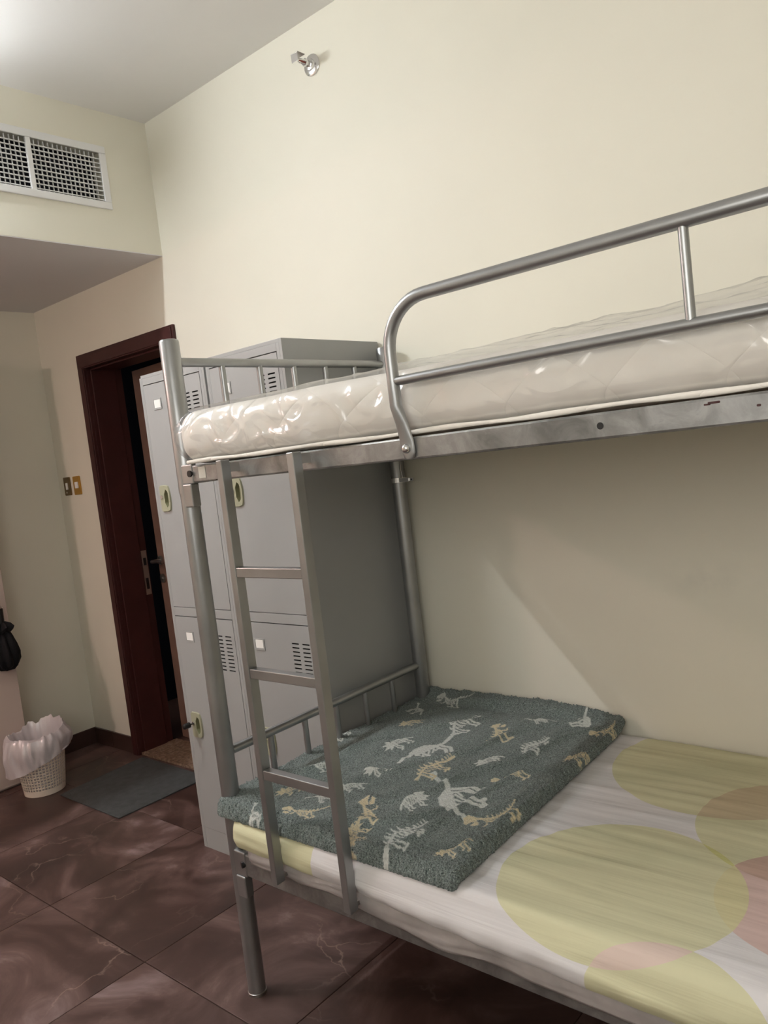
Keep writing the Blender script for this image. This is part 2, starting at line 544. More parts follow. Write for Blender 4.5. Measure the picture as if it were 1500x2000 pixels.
# lowered bulkhead over the entry
VY0, VY1, VZ0, VZ1 = -0.880, -0.222, 2.587, 2.846
bk = MB()
iy0, iy1, iz0, iz1 = VY0 + 0.02, VY1 - 0.02, VZ0 + 0.02, VZ1 - 0.02
bk.box(XV - 0.09, XV, YB, iy0, ZS, ZC)
bk.box(XV - 0.09, XV, iy1, 0, ZS, ZC)
bk.box(XV - 0.09, XV, iy0, iy1, ZS, iz0)
bk.box(XV - 0.09, XV, iy0, iy1, iz1, ZC)
bk.box(XF, XV - 0.09, YB, 0, ZS + 0.002, ZS + 0.05)
bulk = bk.build('wall_bulkhead', 'wall_cream')
struct(bulk, 'cream bulkhead with an air grille above the entry', 'wall')
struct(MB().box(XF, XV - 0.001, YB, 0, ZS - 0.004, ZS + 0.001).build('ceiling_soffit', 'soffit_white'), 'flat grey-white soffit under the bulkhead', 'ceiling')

# dark room behind the ajar door
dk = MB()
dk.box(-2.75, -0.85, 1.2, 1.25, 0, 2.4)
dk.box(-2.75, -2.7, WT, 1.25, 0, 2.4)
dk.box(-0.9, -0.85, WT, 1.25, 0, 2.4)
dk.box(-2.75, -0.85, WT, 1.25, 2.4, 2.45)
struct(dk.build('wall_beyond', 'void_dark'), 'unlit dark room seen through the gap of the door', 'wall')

# skirting
sk = thing('baseboard_right', (-2.28, -0.006, 0), kind='structure')
tag(sk, 'dark brown tile skirting under the switch plates', 'baseboard')
for xa, xb in ((XF + 0.012, -2.283), (-2.281, FX0 - 0.001)):
    MB().box(xa, xb, -0.011, 0.0, 0.0, 0.090).build('tile', 'skirting_tile', sk, bevel=0.0015)
sk = thing('baseboard_end', (XF, -0.3, 0), kind='structure')
tag(sk, 'dark brown tile skirting behind the waste basket', 'baseboard')
for ya, yb in ((-0.464, -0.302), (-0.300, 0.0)):
    MB().box(XF, XF + 0.011, ya, yb, 0.0, 0.090).build('tile', 'skirting_tile', sk, bevel=0.0015)

# ------------------------------------------------------------------ door
door = thing('door_1', ((DX0 + DX1) / 2, 0, 0), kind='structure')
tag(door, 'dark maroon wooden door standing ajar in its frame', 'door')
fr = MB()
for (xa, xb) in ((FX0, DX0), (DX1, FX1)):
    fr.box(xa, xb, -0.016, 0.0, 0, DZ)
fr.box(FX0, FX1, -0.016, 0.0, DZ, FZ)
fr.box(FX0 + 0.010, DX0 - 0.006, -0.021, -0.016, 0, DZ + 0.006)
fr.box(DX1 + 0.006, FX1 - 0.010, -0.021, -0.016, 0, DZ + 0.006)
fr.box(FX0 + 0.010, FX1 - 0.010, -0.021, -0.016, DZ + 0.006, FZ - 0.010)
fr.build('architrave', 'door_wood', door, bevel=0.002)
jb = MB()
jb.box(DX0 - 0.03, DX0, 0.0, WT, 0, DZ + 0.03)
jb.box(DX1, DX1 + 0.03, 0.0, WT, 0, DZ + 0.03)
jb.box(DX0, DX1, 0.0, WT, DZ, DZ + 0.03)
jb.box(DX0, DX0 + 0.010, 0.02, WT - 0.045, 0, DZ)
jb.box(DX1 - 0.010, DX1, 0.02, WT - 0.045, 0, DZ)
jb.box(DX0, DX1, 0.02, WT - 0.045, DZ - 0.010, DZ)
jb.build('jamb', 'door_wood', door, bevel=0.0015)
sp = MB()
sp.box(DX0, DX0 + 0.002, WT - 0.038, WT - 0.006, 0.83, 1.07)
s_ = sp.build('strike_plate', 'steel_dull', door, label='dull steel strike plate')
MB().box(DX0 + 0.002, DX0 + 0.003, WT - 0.030, WT - 0.014, 0.86, 0.92).build('latch_hole', 'black_plastic', s_)
MB().box(DX0 + 0.002, DX0 + 0.003, WT - 0.030, WT - 0.014, 0.99, 1.03).build('latch_hole', 'black_plastic', s_)
# leaf swings into the dark room
leaf = MB().box(-0.735, 0.0, 0.0, 0.038, 0.012, 2.030).build('leaf', 'leaf_wood', None, (0, 0, 0), bevel=0.002)
leaf.parent = door
leaf.location = Vector((DX1, WT + 0.002, 0)) - door.location
leaf.rotation_euler = (0, 0, math.radians(-4.2))
def leafpart(mb, name, mat, smooth=True, label=None):
    ob = mb.build(name, mat, None, (0, 0, 0), smooth=smooth, label=label)
    ob.parent = leaf
    return ob
hd = MB()
hx, hz = -0.700, 1.005
hd.cyl((hx, 0.0, hz), (hx, -0.010, hz), 0.025, 24)
hd.loft([(hx, -0.008, hz), (hx, -0.050, hz), (hx + 0.004, -0.058, hz), (hx + 0.012, -0.060, hz), (hx + 0.060, -0.060, hz + 0.002), (hx + 0.115, -0.058, hz)], [0.010, 0.010, 0.010, 0.010, 0.009, 0.008], 12)
leafpart(hd, 'lever_handle', 'steel_dull', label='dull steel lever handle')
es = MB().cyl((hx, 0.0, hz - 0.10), (hx, -0.009, hz - 0.10), 0.024, 24)
es.cyl((hx, -0.009, hz - 0.10), (hx, -0.016, hz - 0.10), 0.009, 12)
leafpart(es, 'key_escutcheon', 'steel_dull')
struct(MB().box(DX0, DX1, 0.0, WT + 0.02, -0.006, 0.012).build('trim_1', 'threshold_stone', bevel=0.002), 'speckled brown stone threshold under the door', 'threshold')
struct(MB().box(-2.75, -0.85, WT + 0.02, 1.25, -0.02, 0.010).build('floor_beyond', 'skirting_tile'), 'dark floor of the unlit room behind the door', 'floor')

# ------------------------------------------------------------------ lamps
lt = thing('batten_light', (XV, -1.70, 2.84), 'white fluorescent batten light fixed high on the bulkhead', 'lamp')
MB().box(XV + 0.0005, XV + 0.040, -2.19, -1.01, 2.805, 2.855).build('housing', 'white_paint', lt, bevel=0.003)
MB().cyl((XV + 0.068, -2.15, 2.83), (XV + 0.068, -1.05, 2.83), 0.013, 14).build('tube', 'tube_glow', lt, smooth=True)
for yy in (-2.165, -1.035):
    MB().box(XV + 0.038, XV + 0.084, yy - 0.014, yy + 0.014, 2.812, 2.848).build('end_cap', 'white_paint', lt, bevel=0.002)
lt = thing('entry_fill_light', (-1.88, -2.25, ZS), 'assumed round warm fill light added under the soffit', 'lamp')  # unseen lamp, guessed to match the warm fill in the entry
MB().lathe([(0.11, -0.0045), (0.11, -0.022), (0.095, -0.026)], (-1.88, -2.25, ZS)).build('rim', 'white_paint', lt, smooth=True)
MB().lathe([(0.092, -0.0265), (0.085, -0.042), (0.05, -0.054), (0.01, -0.058)], (-1.88, -2.25, ZS)).build('diffuser', 'entry_fill_glow', lt, smooth=True)

# ------------------------------------------------------------------ air grille
vent = thing('air_grille', (XV, (VY0 + VY1) / 2, VZ0), 'white metal air grille with a square lattice on the bulkhead', 'vent')
fm = MB()
fw = 0.030
xo = XV + 0.010
fm.box(XV + 0.0003, xo, VY0, VY1, VZ0, VZ0 + fw)
fm.box(XV + 0.0003, xo, VY0, VY1, VZ1 - fw, VZ1)
fm.box(XV + 0.0003, xo, VY0, VY0 + fw, VZ0 + fw, VZ1 - fw)
fm.box(XV + 0.0003, xo, VY1 - fw, VY1, VZ0 + fw, VZ1 - fw)
fm.build('frame', 'white_paint', vent, bevel=0.003)
ym = -0.554
MB().box(XV - 0.004, xo - 0.002, ym - 0.010, ym + 0.010, VZ0 + fw, VZ1 - fw).build('mullion', 'white_paint', vent, bevel=0.0015)
MB().box(XV - 0.075, XV - 0.070, iy0, iy1, iz0, iz1).build('duct_back', 'duct_dark', vent)
za, zb = VZ0 + fw, VZ1 - fw
first_h = first_v = None
for (ya, yb) in ((VY0 + fw, ym - 0.010), (ym + 0.010, VY1 - fw)):
    nh, nv = 10, 15
    for k in range(nh):
        zz = za + (zb - za - 0.012) * (k + 0.4) / nh
        MB().box(XV - 0.004, XV + 0.003, ya, yb, zz - 0.0016, zz + 0.0016).build('horizontal_blade', 'white_paint', vent)
    for k in range(nv - 1):
        yy = ya + (yb - ya) * (k + 1) / nv
        MB().box(XV - 0.012, XV - 0.005, yy - 0.0011, yy + 0.0011, za, zb).build('vertical_blade', 'white_paint', vent)

# ------------------------------------------------------------------ sidewall sprinkler
spx, spz = -0.214, 2.834
spk = thing('sprinkler', (spx, 0, spz), 'chrome sidewall sprinkler head high on the cream wall', 'sprinkler')
e = MB()
ring = [(0.037, -0.0003), (0.037, -0.004), (0.034, -0.0065), (0.020, -0.0085), (0.018, -0.016), (0.012, -0.018)]
e.loft([(spx, y, spz) for r, y in ring], [r for r, y in ring], 32)
e.build('escutcheon', 'chrome', spk, smooth=True)
b_ = MB()
b_.loft([(spx, -0.016, spz), (spx, -0.032, spz), (spx, -0.034, spz), (spx, -0.040, spz)], [0.011, 0.011, 0.014, 0.014], 6)
for s in (-1, 1):
    b_.loft([(spx + s * 0.011, -0.038, spz), (spx + s * 0.013, -0.052, spz), (spx + s * 0.006, -0.068, spz), (spx, -0.076, spz)], 0.0028, 8)
b_.cyl((spx, -0.070, spz), (spx, -0.084, spz), 0.006, 12)
b_.build('body', 'chrome', spk, smooth=True)
MB().cyl((spx, -0.040, spz), (spx, -0.070, spz), 0.0032, 10).build('glass_bulb', 'bulb_red', spk, smooth=True)
d_ = MB()
d_.box(spx - 0.016, spx + 0.016, -0.086, -0.084, spz - 0.012, spz + 0.016)
d_.box(spx - 0.018, spx + 0.018, -0.086, -0.050, spz + 0.016, spz + 0.018)
d_.build('deflector', 'steel_dull', spk, bevel=0.0006)

# ------------------------------------------------------------------ switches
def switch(cx, cz, w_, h_, mat, label, toggle):
    s = thing('switch_plate', (cx, 0, cz - h_ / 2), label, 'switch')
    MB().prism(round_rect(cx, cz, w_, h_, 0.006), -0.008, -0.0003).build('plate', mat, s, bevel=0.0015)
    if toggle:
        MB().prism(round_rect(cx + 0.004, cz, 0.014, 0.036, 0.003), -0.014, -0.008).build('toggle', 'card_white', s)
        MB().cyl((cx - 0.004, -0.008, cz - 0.034), (cx - 0.004, -0.011, cz - 0.034), 0.005, 10).build('screw', 'chrome', s)
    else:
        MB().prism(round_rect(cx + 0.003, cz + 0.002, 0.032, 0.034, 0.004), -0.012, -0.008).build('rocker', 'card_white', s)
    return s
switch(-2.379, 1.460, 0.066, 0.100, 'bronze_plate', 'dark bronze switch plate with a small toggle on the entry wall', True)
switch(-2.274, 1.459, 0.070, 0.100, 'gold_plate', 'bright gold switch plate with a white rocker on the entry wall', False)

# ------------------------------------------------------------------ lockers
LD, LH = 0.4626, 1.830
def plate_holes(mb, xs, zs, y0, y1, holes):
    """front plate spanning xs[0]..xs[-1], zs[0]..zs[-1]; cells inside any hole are left out, with reveal walls"""
    def is_hole(xa, xb, za, zb):
        cx, cz = (xa + xb) / 2, (za + zb) / 2
        return any(h[0] < cx < h[1] and h[2] < cz < h[3] for h in holes)
    X = sorted(set([round(v, 5) for v in xs] + [round(v, 5) for h in holes for v in h[:2]]))
    Z = sorted(set([round(v, 5) for v in zs] + [round(v, 5) for h in holes for v in h[2:]]))
    nx, nz = len(X), len(Z)
    i0 = len(mb.v)
    for y in (y0, y1):
        for z in Z:
            for x in X:
                mb.v.append((x, y, z))
    idx = lambda i, j, s: i0 + s * nx * nz + j * nx + i
    solid = [[not is_hole(X[i], X[i + 1], Z[j], Z[j + 1]) for i in range(nx - 1)] for j in range(nz - 1)]
    for j in range(nz - 1):
        for i in range(nx - 1):
            if not solid[j][i]:
                continue
            mb.f.append((idx(i, j, 0), idx(i + 1, j, 0), idx(i + 1, j + 1, 0), idx(i, j + 1, 0)))
            mb.f.append((idx(i, j, 1), idx(i, j + 1, 1), idx(i + 1, j + 1, 1), idx(i + 1, j, 1)))
            if i == 0 or not solid[j][i - 1]: mb.f.append((idx(i, j, 0), idx(i, j + 1, 0), idx(i, j + 1, 1), idx(i, j, 1)))
            if i == nx - 2 or not solid[j][i + 1]: mb.f.append((idx(i + 1, j, 0), idx(i + 1, j, 1), idx(i + 1, j + 1, 1), idx(i + 1, j + 1, 0)))
            if j == 0 or not solid[j - 1][i]: mb.f.append((idx(i, j, 0), idx(i, j, 1), idx(i + 1, j, 1), idx(i + 1, j, 0)))
            if j == nz - 2 or not solid[j + 1][i]: mb.f.append((idx(i, j + 1, 0), idx(i + 1, j + 1, 0), idx(i + 1, j + 1, 1), idx(i, j + 1, 1)))

def locker(x0, x1, label, key_low, lock_in=0.052):
    t = thing('locker', ((x0 + x1) / 2, -LD / 2, 0), label, 'locker', 'two-door steel lockers by the door')
    yb = -0.006
    yf = -LD
    b = MB()
    th = 0.012
    b.box(x0, x0 + th, yf, yb, 0.0, LH - 0.008)
    b.box(x1 - th, x1, yf, yb, 0.0, LH)
    b.box(x0 + 0.010, x1 - th, yf, yb, LH - th, LH)
    b.box(x0 + th, x1 - th, yb - 0.006, yb, 0.0, LH - th)
    b.box(x0 + th, x1 - th, yf + 0.02, yb - 0.006, 0.935 - 0.006, 0.935 + 0.006)
    b.box(x0 + th, x1 - th, yf + 0.02, yb - 0.006, 0.086, 0.094)
    # front stiles and rails
    dl, dr = x0 + 0.020, x1 - 0.028
    b.box(x0 + th, dl - 0.0015, yf, yf + 0.02, 0.0, LH - th)
    b.box(dr + 0.0015, x1 - th, yf, yf + 0.02, 0.0, LH - th)
    b.box(dl - 0.0015, dr + 0.0015, yf, yf + 0.02, 1.7935, LH - th)
    b.box(dl - 0.0015, dr + 0.0015, yf, yf + 0.02, 0.921, 0.954)
    b.box(dl - 0.0015, dr + 0.0015, yf + 0.001, yf + 0.02, 0.0, 0.083)
    b.build('body', 'locker_grey', t, bevel=0.001)
    for lo, (za, zb) in enumerate(((0.9565, 1.7905), (0.0850, 0.9185))):
        holes = []
        vz = zb - 0.059
        for c in range(2):
            for r in range(10):
                xx = dr - 0.018 - (1 - c) * 0.050 - 0.034
                zz = vz - r * 0.0138
                holes.append((xx, xx + 0.034, zz - 0.0048, zz))
        # lock cup opening
        hz = zb - (0.423 if lo == 0 else 0.420)
        hx = dl + lock_in
        holes.append((hx - 0.006, hx + 0.016, hz - 0.034, hz + 0.030))
        p = MB()
        plate_holes(p, (dl, dr), (za, zb), yf - 0.0005, yf + 0.0015, holes)
        d = p.build('door', 'locker_grey', t)
        MB().box(dl + 0.004, dr - 0.004, yf + 0.022, yf + 0.024, za + 0.01, zb - 0.01).build('inner_skin', 'locker_inside', d)
        # card holder
        cx, cz = dl + 0.077, zb - 0.076
        ch = MB()
        ch.box(cx - 0.026, cx + 0.026, yf - 0.0030, yf - 0.0006, cz - 0.019, cz - 0.013)
        ch.box(cx - 0.026, cx - 0.020, yf - 0.0030, yf - 0.0006, cz - 0.013, cz + 0.018)
        ch.box(cx + 0.020, cx + 0.026, yf - 0.0030, yf - 0.0006, cz - 0.013, cz + 0.018)
        ch.box(cx - 0.026, cx + 0.026, yf - 0.0022, yf - 0.0006, cz + 0.018, cz + 0.021)
        h_ = ch.build('card_holder', 'locker_grey', d)
        MB().box(cx - 0.0195, cx + 0.0195, yf - 0.0020, yf - 0.0007, cz - 0.0125, cz + 0.0165).build('name_card', 'card_white', h_, label='blank white card')
        # lock escutcheon: pale green plate bulging on the hinge side, sunk finger cup, key cylinder
        poly = []
        for k in range(0, 9):
            tt = math.radians(-90 + 180 * k / 8)
            poly.append((hx + 0.004 + 0.025 * max(0.0, math.cos(tt)) ** 0.45, hz + 0.050 * math.sin(tt)))
        poly += [(hx - 0.028, hz + 0.050), (hx - 0.034, hz + 0.044), (hx - 0.034, hz - 0.044), (hx - 0.028, hz - 0.050)]
        pl = MB()
        ou = len(poly)
        # ring plate with an opening for the cup
        cup = []
        for (px, pz) in poly:
            vx, vz_ = px - (hx + 0.006), pz - hz
            an = math.atan2(vz_ / 0.034, vx / 0.0135)
            cup.append((hx + 0.006 + 0.0135 * math.cos(an), hz + 0.034 * math.sin(an)))
        i = len(pl.v)
        pl.v += [(x, yf - 0.0006, z) for x, z in poly] + [(x, yf - 0.006, z) for x, z in [(hx + (x - hx) * 0.94, hz + (z - hz) * 0.96) for x, z in poly]]
        pl.v += [(x, yf - 0.006, z) for x, z in cup]
        for k in range(ou):
            j = (k + 1) % ou
            pl.f.append((i + k, i + j, i + ou + j, i + ou + k))
            pl.f.append((i + ou + k, i + ou + j, i + 2 * ou + j, i + 2 * ou + k))
        lk = pl.build('lock_plate', 'handle_green', d, smooth=True, label='pale green plastic lock plate')
        cu = MB()
        cu.v += [(x, yf - 0.006, z) for x, z in cup] + [(hx + 0.006 + (x - hx - 0.006) * 0.8, yf + 0.007, hz + (z - hz) * 0.85) for x, z in cup]
        for k in range(ou):
            j = (k + 1) % ou
            cu.f.append((k, j, ou + j, ou + k))
        cu.f.append(tuple(ou + k for k in range(ou)))
        cu.build('finger_cup', 'handle_cup', lk, smooth=True)
        kx, kz = hx - 0.020, hz + 0.006
        MB().cyl((kx, yf - 0.0062, kz), (kx, yf - 0.010, kz), 0.007, 16).build('key_cylinder', 'chrome', lk, smooth=True)
        if lo == 1 and key_low:
            kb = MB()
            kb.cyl((kx, yf - 0.010, kz), (kx, yf - 0.024, kz), 0.0025, 8)
            kb.loft([(kx, yf - 0.022, kz), (kx, yf - 0.026, kz), (kx, yf - 0.050, kz), (kx, yf - 0.054, kz)], [(0.004, 0.004), (0.011, 0.011), (0.011, 0.011), (0.006, 0.006)], 12)
            kb.build('key', 'black_plastic', lk, smooth=True, label='black plastic key left in the lock')
    return t
locker(-0.850, -0.4585, 'grey steel two-door locker beside the door, black key in its lower lock', True)
locker(-0.448, -0.058, 'grey steel two-door locker against the foot of the bunk bed', False, 0.068)

# ------------------------------------------------------------------ bunk bed
YR, YF_ = -0.048, -0.9135           # post centres
XH = 1.98                           # head posts
bed = thing('bunk_bed', (0, -0.48, 0), 'silver metal bunk bed with ladder and guard rail along the cream wall', 'bed')
for px in (0.0, XH):
    for py in (YR, YF_):
        MB().loft([(px, py, 0.004), (px, py, 0.398), (px, py, 1.400)], 0.0245, 24).build('lower_post', 'silver_tube', bed, smooth=True)
        up = MB().loft([(px, py, 1.398), (px, py, 1.792), (px, py, 1.7965), (px, py, 1.799)], [0.0262, 0.0262, 0.0245, 0.020], 24).build('upper_post', 'silver_tube', bed, smooth=True)
        MB().loft([(px, py, 0.0), (px, py, 0.008), (px, py, 0.009)], [0.0262, 0.0262, 0.0246], 24).build('foot_cap', 'steel_dull', bed, smooth=True)
# end frames
for px in (0.0, XH):
    for (zt, zb_) in ((1.741, 1.440), (0.687, 0.392)):
        er = MB()
        er.loft([(px, YF_ + 0.022, zt), (px, YR - 0.022, zt)], 0.0125, 16)
        MB_t = er.build('end_rail', 'silver_tube', bed, smooth=True)
        MB().box(px - 0.010, px + 0.010, YF_ + 0.022, YR - 0.022, zb_ - 0.020, zb_ + 0.020).build('end_crossbar', 'galvanised', bed, bevel=0.002)
        for k in range(5):
            py = -0.751 + 0.1355 * k
            MB().cyl((px, py, zb_ + 0.018), (px, py, zt - 0.006), 0.0092, 12).build('baluster', 'silver_tube', bed, smooth=True)
# side rails
for (za, zb_) in ((1.4225, 1.4670), (0.3610, 0.4230)):
    for (ya, yb_) in ((-0.936, -0.906), (YR - 0.008, YR + 0.022)):
        rl = MB()
        rl.box(0.030, XH - 0.030, ya, yb_, za, zb_)
        r_ = rl.build('side_rail', 'galvanised', bed, bevel=0.004)
        if ya < -0.5:
            for hx_ in ((0.760, 1.180) if za < 1 else (1.179,)):
                MB().cyl((hx_, ya - 0.0006, (za + zb_) / 2), (hx_, ya + 0.004, (za + zb_) / 2), 0.006, 14).build('bolt_hole', 'black_plastic', r_)
            br = MB()
            br.box(0.012, 0.058, ya - 0.0025, ya + 0.010, za - 0.002, zb_ + 0.004)
            br.box(0.014, 0.050, ya - 0.006, ya + 0.020, za - 0.062, za - 0.002)
            k_ = br.build('corner_bracket', 'silver_tube', r_, bevel=0.003)
            MB().cyl((0.050 if za > 1 else 0.046, ya - 0.007, (za + zb_) / 2 + 0.002), (0.050, ya + 0.002, (za + zb_) / 2 + 0.002), 0.0085, 16).build('bolt', 'black_plastic', k_)
            if za > 1:
                for (rx_, rz_, rw_, rh_) in ((1.362, 1.4595, 0.018, 0.0035), (1.352, 1.4575, 0.010, 0.0025), (1.424, 1.4475, 0.006, 0.0035)):
                    MB().prism(round_rect(rx_, rz_, rw_, rh_, rh_ * 0.45), ya - 0.0007, ya - 0.0001).build('rust_chip', 'door_wood', r_)
                MB().box(0.084, 0.112, ya - 0.0012, ya - 0.0002, za + 0.010, zb_ - 0.006).build('sticker', 'sticker_white', r_, label='small blank white sticker')
    MB().box(0.020, XH - 0.020, -0.905, YR - 0.010, zb_ - 0.016, zb_ - 0.004).build('base_board', 'board_ply', bed)
# ladder hooked over both side rails
LY0, LY1 = -0.993, -0.966
lad = MB().box(0.231, 0.251, LY0, LY1, 0.420, 1.4700).build('ladder', 'silver_tube', bed, bevel=0.002, label='silver metal ladder with three rungs')
MB().box(0.478, 0.499, LY0, LY1, 0.420, 1.4670).build('ladder_rail', 'silver_tube', lad, bevel=0.002)
for zz in (1.200, 0.953, 0.700):
    MB().box(0.251, 0.478, LY0 + 0.002, LY1 - 0.002, zz - 0.012, zz + 0.012).build('rung', 'silver_tube', lad, bevel=0.002)
for xx in (0.241, 0.4885):
    MB().box(xx - 0.006, xx + 0.006, LY1 - 0.002, -0.9355, 0.426, 0.436).build('ladder_hook', 'steel_dull', lad)
    MB().box(xx - 0.006, xx + 0.006, LY1 - 0.002, -0.9355, 1.440, 1.462).build('ladder_hook', 'steel_dull', lad)
# guard rail
gy = -0.951
gr = MB()
rt, rr = 0.0125, 0.095
gx0, gx1 = 0.766, 1.922
pts = [(gx0 + 0.010, gy + 0.011, 1.4235), (gx0 + 0.010, gy + 0.011, 1.427), (gx0 + 0.010, gy + 0.011, 1.436), (gx0 + 0.009, gy + 0.010, 1.458), (gx0 + 0.006, gy + 0.005, 1.495), (gx0, gy, 1.530), (gx0, gy, 1.59)]
rad = [(0.0065, 0.003), (0.0125, 0.004), (0.0165, 0.004), (0.0170, 0.0042), (0.0150, 0.008), (rt, rt), (rt, rt)]
p2 = arc((gx0 + rr, 1.729 - rr), rr, 180, 90, 10, y=gy)
p3 = arc((gx1 - rr, 1.729 - rr), rr, 90, 0, 10, y=gy)
pts2 = [(2 * (gx0 + gx1) / 2 - x, y, z) for x, y, z in reversed(pts)]
mid = [(gx0 + (gx1 - gx0) * t, gy, 1.729) for t in (0.25, 0.5, 0.75)]
allp = pts + p2 + mid + p3 + pts2
allr = rad + [(rt, rt)] * (len(p2) + 3 + len(p3)) + list(reversed(rad))
# frame vector in the rail plane, perpendicular to the path
def loft_planar(mb, pts, rads, n=16):
    pts = [Vector(p) for p in pts]
    i0 = len(mb.v)
    for k, p in enumerate(pts):
        t = (pts[min(k + 1, len(pts) - 1)] - pts[max(k - 1, 0)]).normalized()
        a_ = t.cross(Vector((0, 1, 0))).normalized()
        b_ = t.cross(a_).normalized()
        ra, rb = rads[k]
        for j in range(n):
            an = 2 * math.pi * j / n
            mb.v.append(tuple(p + a_ * (ra * math.cos(an)) + b_ * (rb * math.sin(an))))
    for k in range(len(pts) - 1):
        for j in range(n):
            q0 = i0 + k * n + j; q1 = i0 + k * n + (j + 1) % n
            mb.f.append((q0, q1, q1 + n, q0 + n))
    mb.f.append(tuple(i0 + j for j in range(n)))
    mb.f.append(tuple(i0 + (len(pts) - 1) * n + j for j in range(n)))
loft_planar(gr, allp, allr)
guard = gr.build('guard_rail', 'silver_tube', bed, smooth=True)
MB().cyl((gx0, gy, 1.578), (gx1, gy, 1.578), 0.0095, 16).build('middle_tube', 'silver_tube', guard, smooth=True)
MB().cyl((1.344, gy, 1.578), (1.344, gy, 1.727), 0.0078, 14).build('upright', 'silver_tube', guard, smooth=True)
for bx in (gx0 + 0.008, gx1 - 0.008):
    bo = MB().lathe([(0.0095, 0), (0.0095, 0.002), (0.0075, 0.006), (0.004, 0.0085)], (0, 0, 0), 18)
    bo.v = [(bx + x, gy + 0.0065 - z, 1.4455 + y) for x, y, z in bo.v]
    bo.build('bolt', 'chrome', guard, smooth=True)
# hose clip on the rear foot post
cl = MB()
cl.loft([(0, YR, 1.333), (0, YR, 1.349)], 0.0275, 24)
cl.box(0.020, 0.078, YR - 0.016, YR - 0.013, 1.336, 1.346)
cl.box(0.020, 0.060, YR - 0.021, YR - 0.016, 1.334, 1.348)
cp = cl.build('pipe_clip', 'chrome', bed, smooth=True)
MB().cyl((0.070, YR - 0.0165, 1.341), (0.070, YR - 0.0125, 1.341), 0.003, 10).build('clip_hole', 'black_plastic', cp)
MB().loft([(0.030, YR - 0.01, 1.422), (0.027, YR - 0.014, 1.380), (0.030, YR - 0.012, 1.349)], 0.0012, 6).build('wire', 'steel_dull', cp)

# ------------------------------------------------------------------ soft goods
def rounded_box(x0, x1, y0, y1, z0, z1, r, nx, ny, nz, disp=None, open_bottom=False, zmap=None):
    """grid box pulled to a rounded shape, displaced along its outward direction"""
    keys = {}
    V = []; Fc = []
    lo = Vector((x0, y0, z0)); hi = Vector((x1, y1, z1))
    def vid(i, j, k):
        if (i, j, k) in keys:
            return keys[(i, j, k)]
        p = Vector((x0 + (x1 - x0) * i / nx, y0 + (y1 - y0) * j / ny, z0 + (z1 - z0) * k / nz))
        inn = Vector((min(max(p.x, x0 + r), x1 - r), min(max(p.y, y0 + r), y1 - r), min(max(p.z, z0 + r), z1 - r)))
        d = p - inn
        if d.length < 1e-9:
            d = Vector((0, 0, 1))
        d.normalize()
        q = inn + d * r
        if disp:
            q = q + disp(q, d)
        keys[(i, j, k)] = len(V)
        V.append(tuple(q))
        return keys[(i, j, k)]
    for i in range(nx):
        for j in range(ny):
            Fc.append((vid(i, j, nz), vid(i + 1, j, nz), vid(i + 1, j + 1, nz), vid(i, j + 1, nz)))
            if not open_bottom:
                Fc.append((vid(i, j, 0), vid(i, j + 1, 0), vid(i + 1, j + 1, 0), vid(i + 1, j, 0)))
    for i in range(nx):
        for k in range(nz):
            Fc.append((vid(i, 0, k), vid(i + 1, 0, k), vid(i + 1, 0, k + 1), vid(i, 0, k + 1)))
            Fc.append((vid(i, ny, k), vid(i, ny, k + 1), vid(i + 1, ny, k + 1), vid(i + 1, ny, k)))
    for j in range(ny):
        for k in range(nz):
            Fc.append((vid(0, j, k), vid(0, j, k + 1), vid(0, j + 1, k + 1), vid(0, j + 1, k)))
            Fc.append((vid(nx, j, k), vid(nx, j + 1, k), vid(nx, j + 1, k + 1), vid(nx, j, k + 1)))
    mb = MB(); mb.v = V; mb.f = Fc
    return mb

def nz3(x, y, z):
    return noise.noise(Vector((x, y, z)))
def ridge(x, y, z):
    return 1.0 - abs(noise.noise(Vector((x, y, z)))) * 2.0

# upper mattress (quilted, still in its plastic wrap)
def side_shift(x):
    t = min(1, max(0, (x - 0.50) / 0.28))
    return -0.014 + 0.026 * t * t * (3 - 2 * t)     # squeezed in behind the guard rail
def disp_um(q, d):
    s = 0.0
    if abs(d.y) > 0.3 or abs(d.x) > 0.3:
        t = (q.z - 1.4685) / 0.14
        s += 0.010 * math.sin(math.pi * min(max(t, 0), 1))
    s += 0.004 * nz3(q.x * 4, q.y * 4, q.z * 6 + 5)
    fr_ = min(1.0, max(0.0, (-0.80 - q.y) / 0.10))
    return Vector((d.x, d.y, d.z * (1 if d.z > 0 else 0))) * s + Vector((0, fr_ * side_shift(q.x), 0))
um = thing('mattress', (1.0, -0.49, 1.467), 'white quilted mattress in clear plastic wrap on the upper bunk', 'mattress')
rounded_box(0.030, 1.945, -0.929, -0.030, 1.4685, 1.606, 0.045, 150, 60, 14, disp_um).build('ticking', 'ticking', um, smooth=True)
# corded edge along the lower seam
pth = [(0.060 + 1.855 * k / 60, -0.9340 + side_shift(0.060 + 1.855 * k / 60) + 0.001 * math.sin(k * 1.3), 1.4760 + 0.0012 * math.sin(k * 0.55)) for k in range(61)]
MB().loft(pth, [0.0048 + 0.001 * math.sin(k * 0.8) for k in range(61)], 10).build('seam_piping', 'ticking', um, smooth=True)
crng = random.Random(11)
CREASES = []
for k in range(95):
    footy = k < 55
    cx_ = crng.uniform(0.0, 0.78) if footy else crng.uniform(0.6, 1.95)
    cz_ = crng.uniform(1.485, 1.615)
    an_ = math.radians(crng.choice((crng.uniform(15, 65), crng.uniform(-65, -15), crng.uniform(-12, 12))))
    CREASES.append((cx_, cz_, math.cos(an_), math.sin(an_), crng.uniform(0.04, 0.12), crng.uniform(0.006, 0.014),
                    crng.uniform(0.006, 0.013) * (1.0 if footy and cx_ < 0.62 else 0.35)))
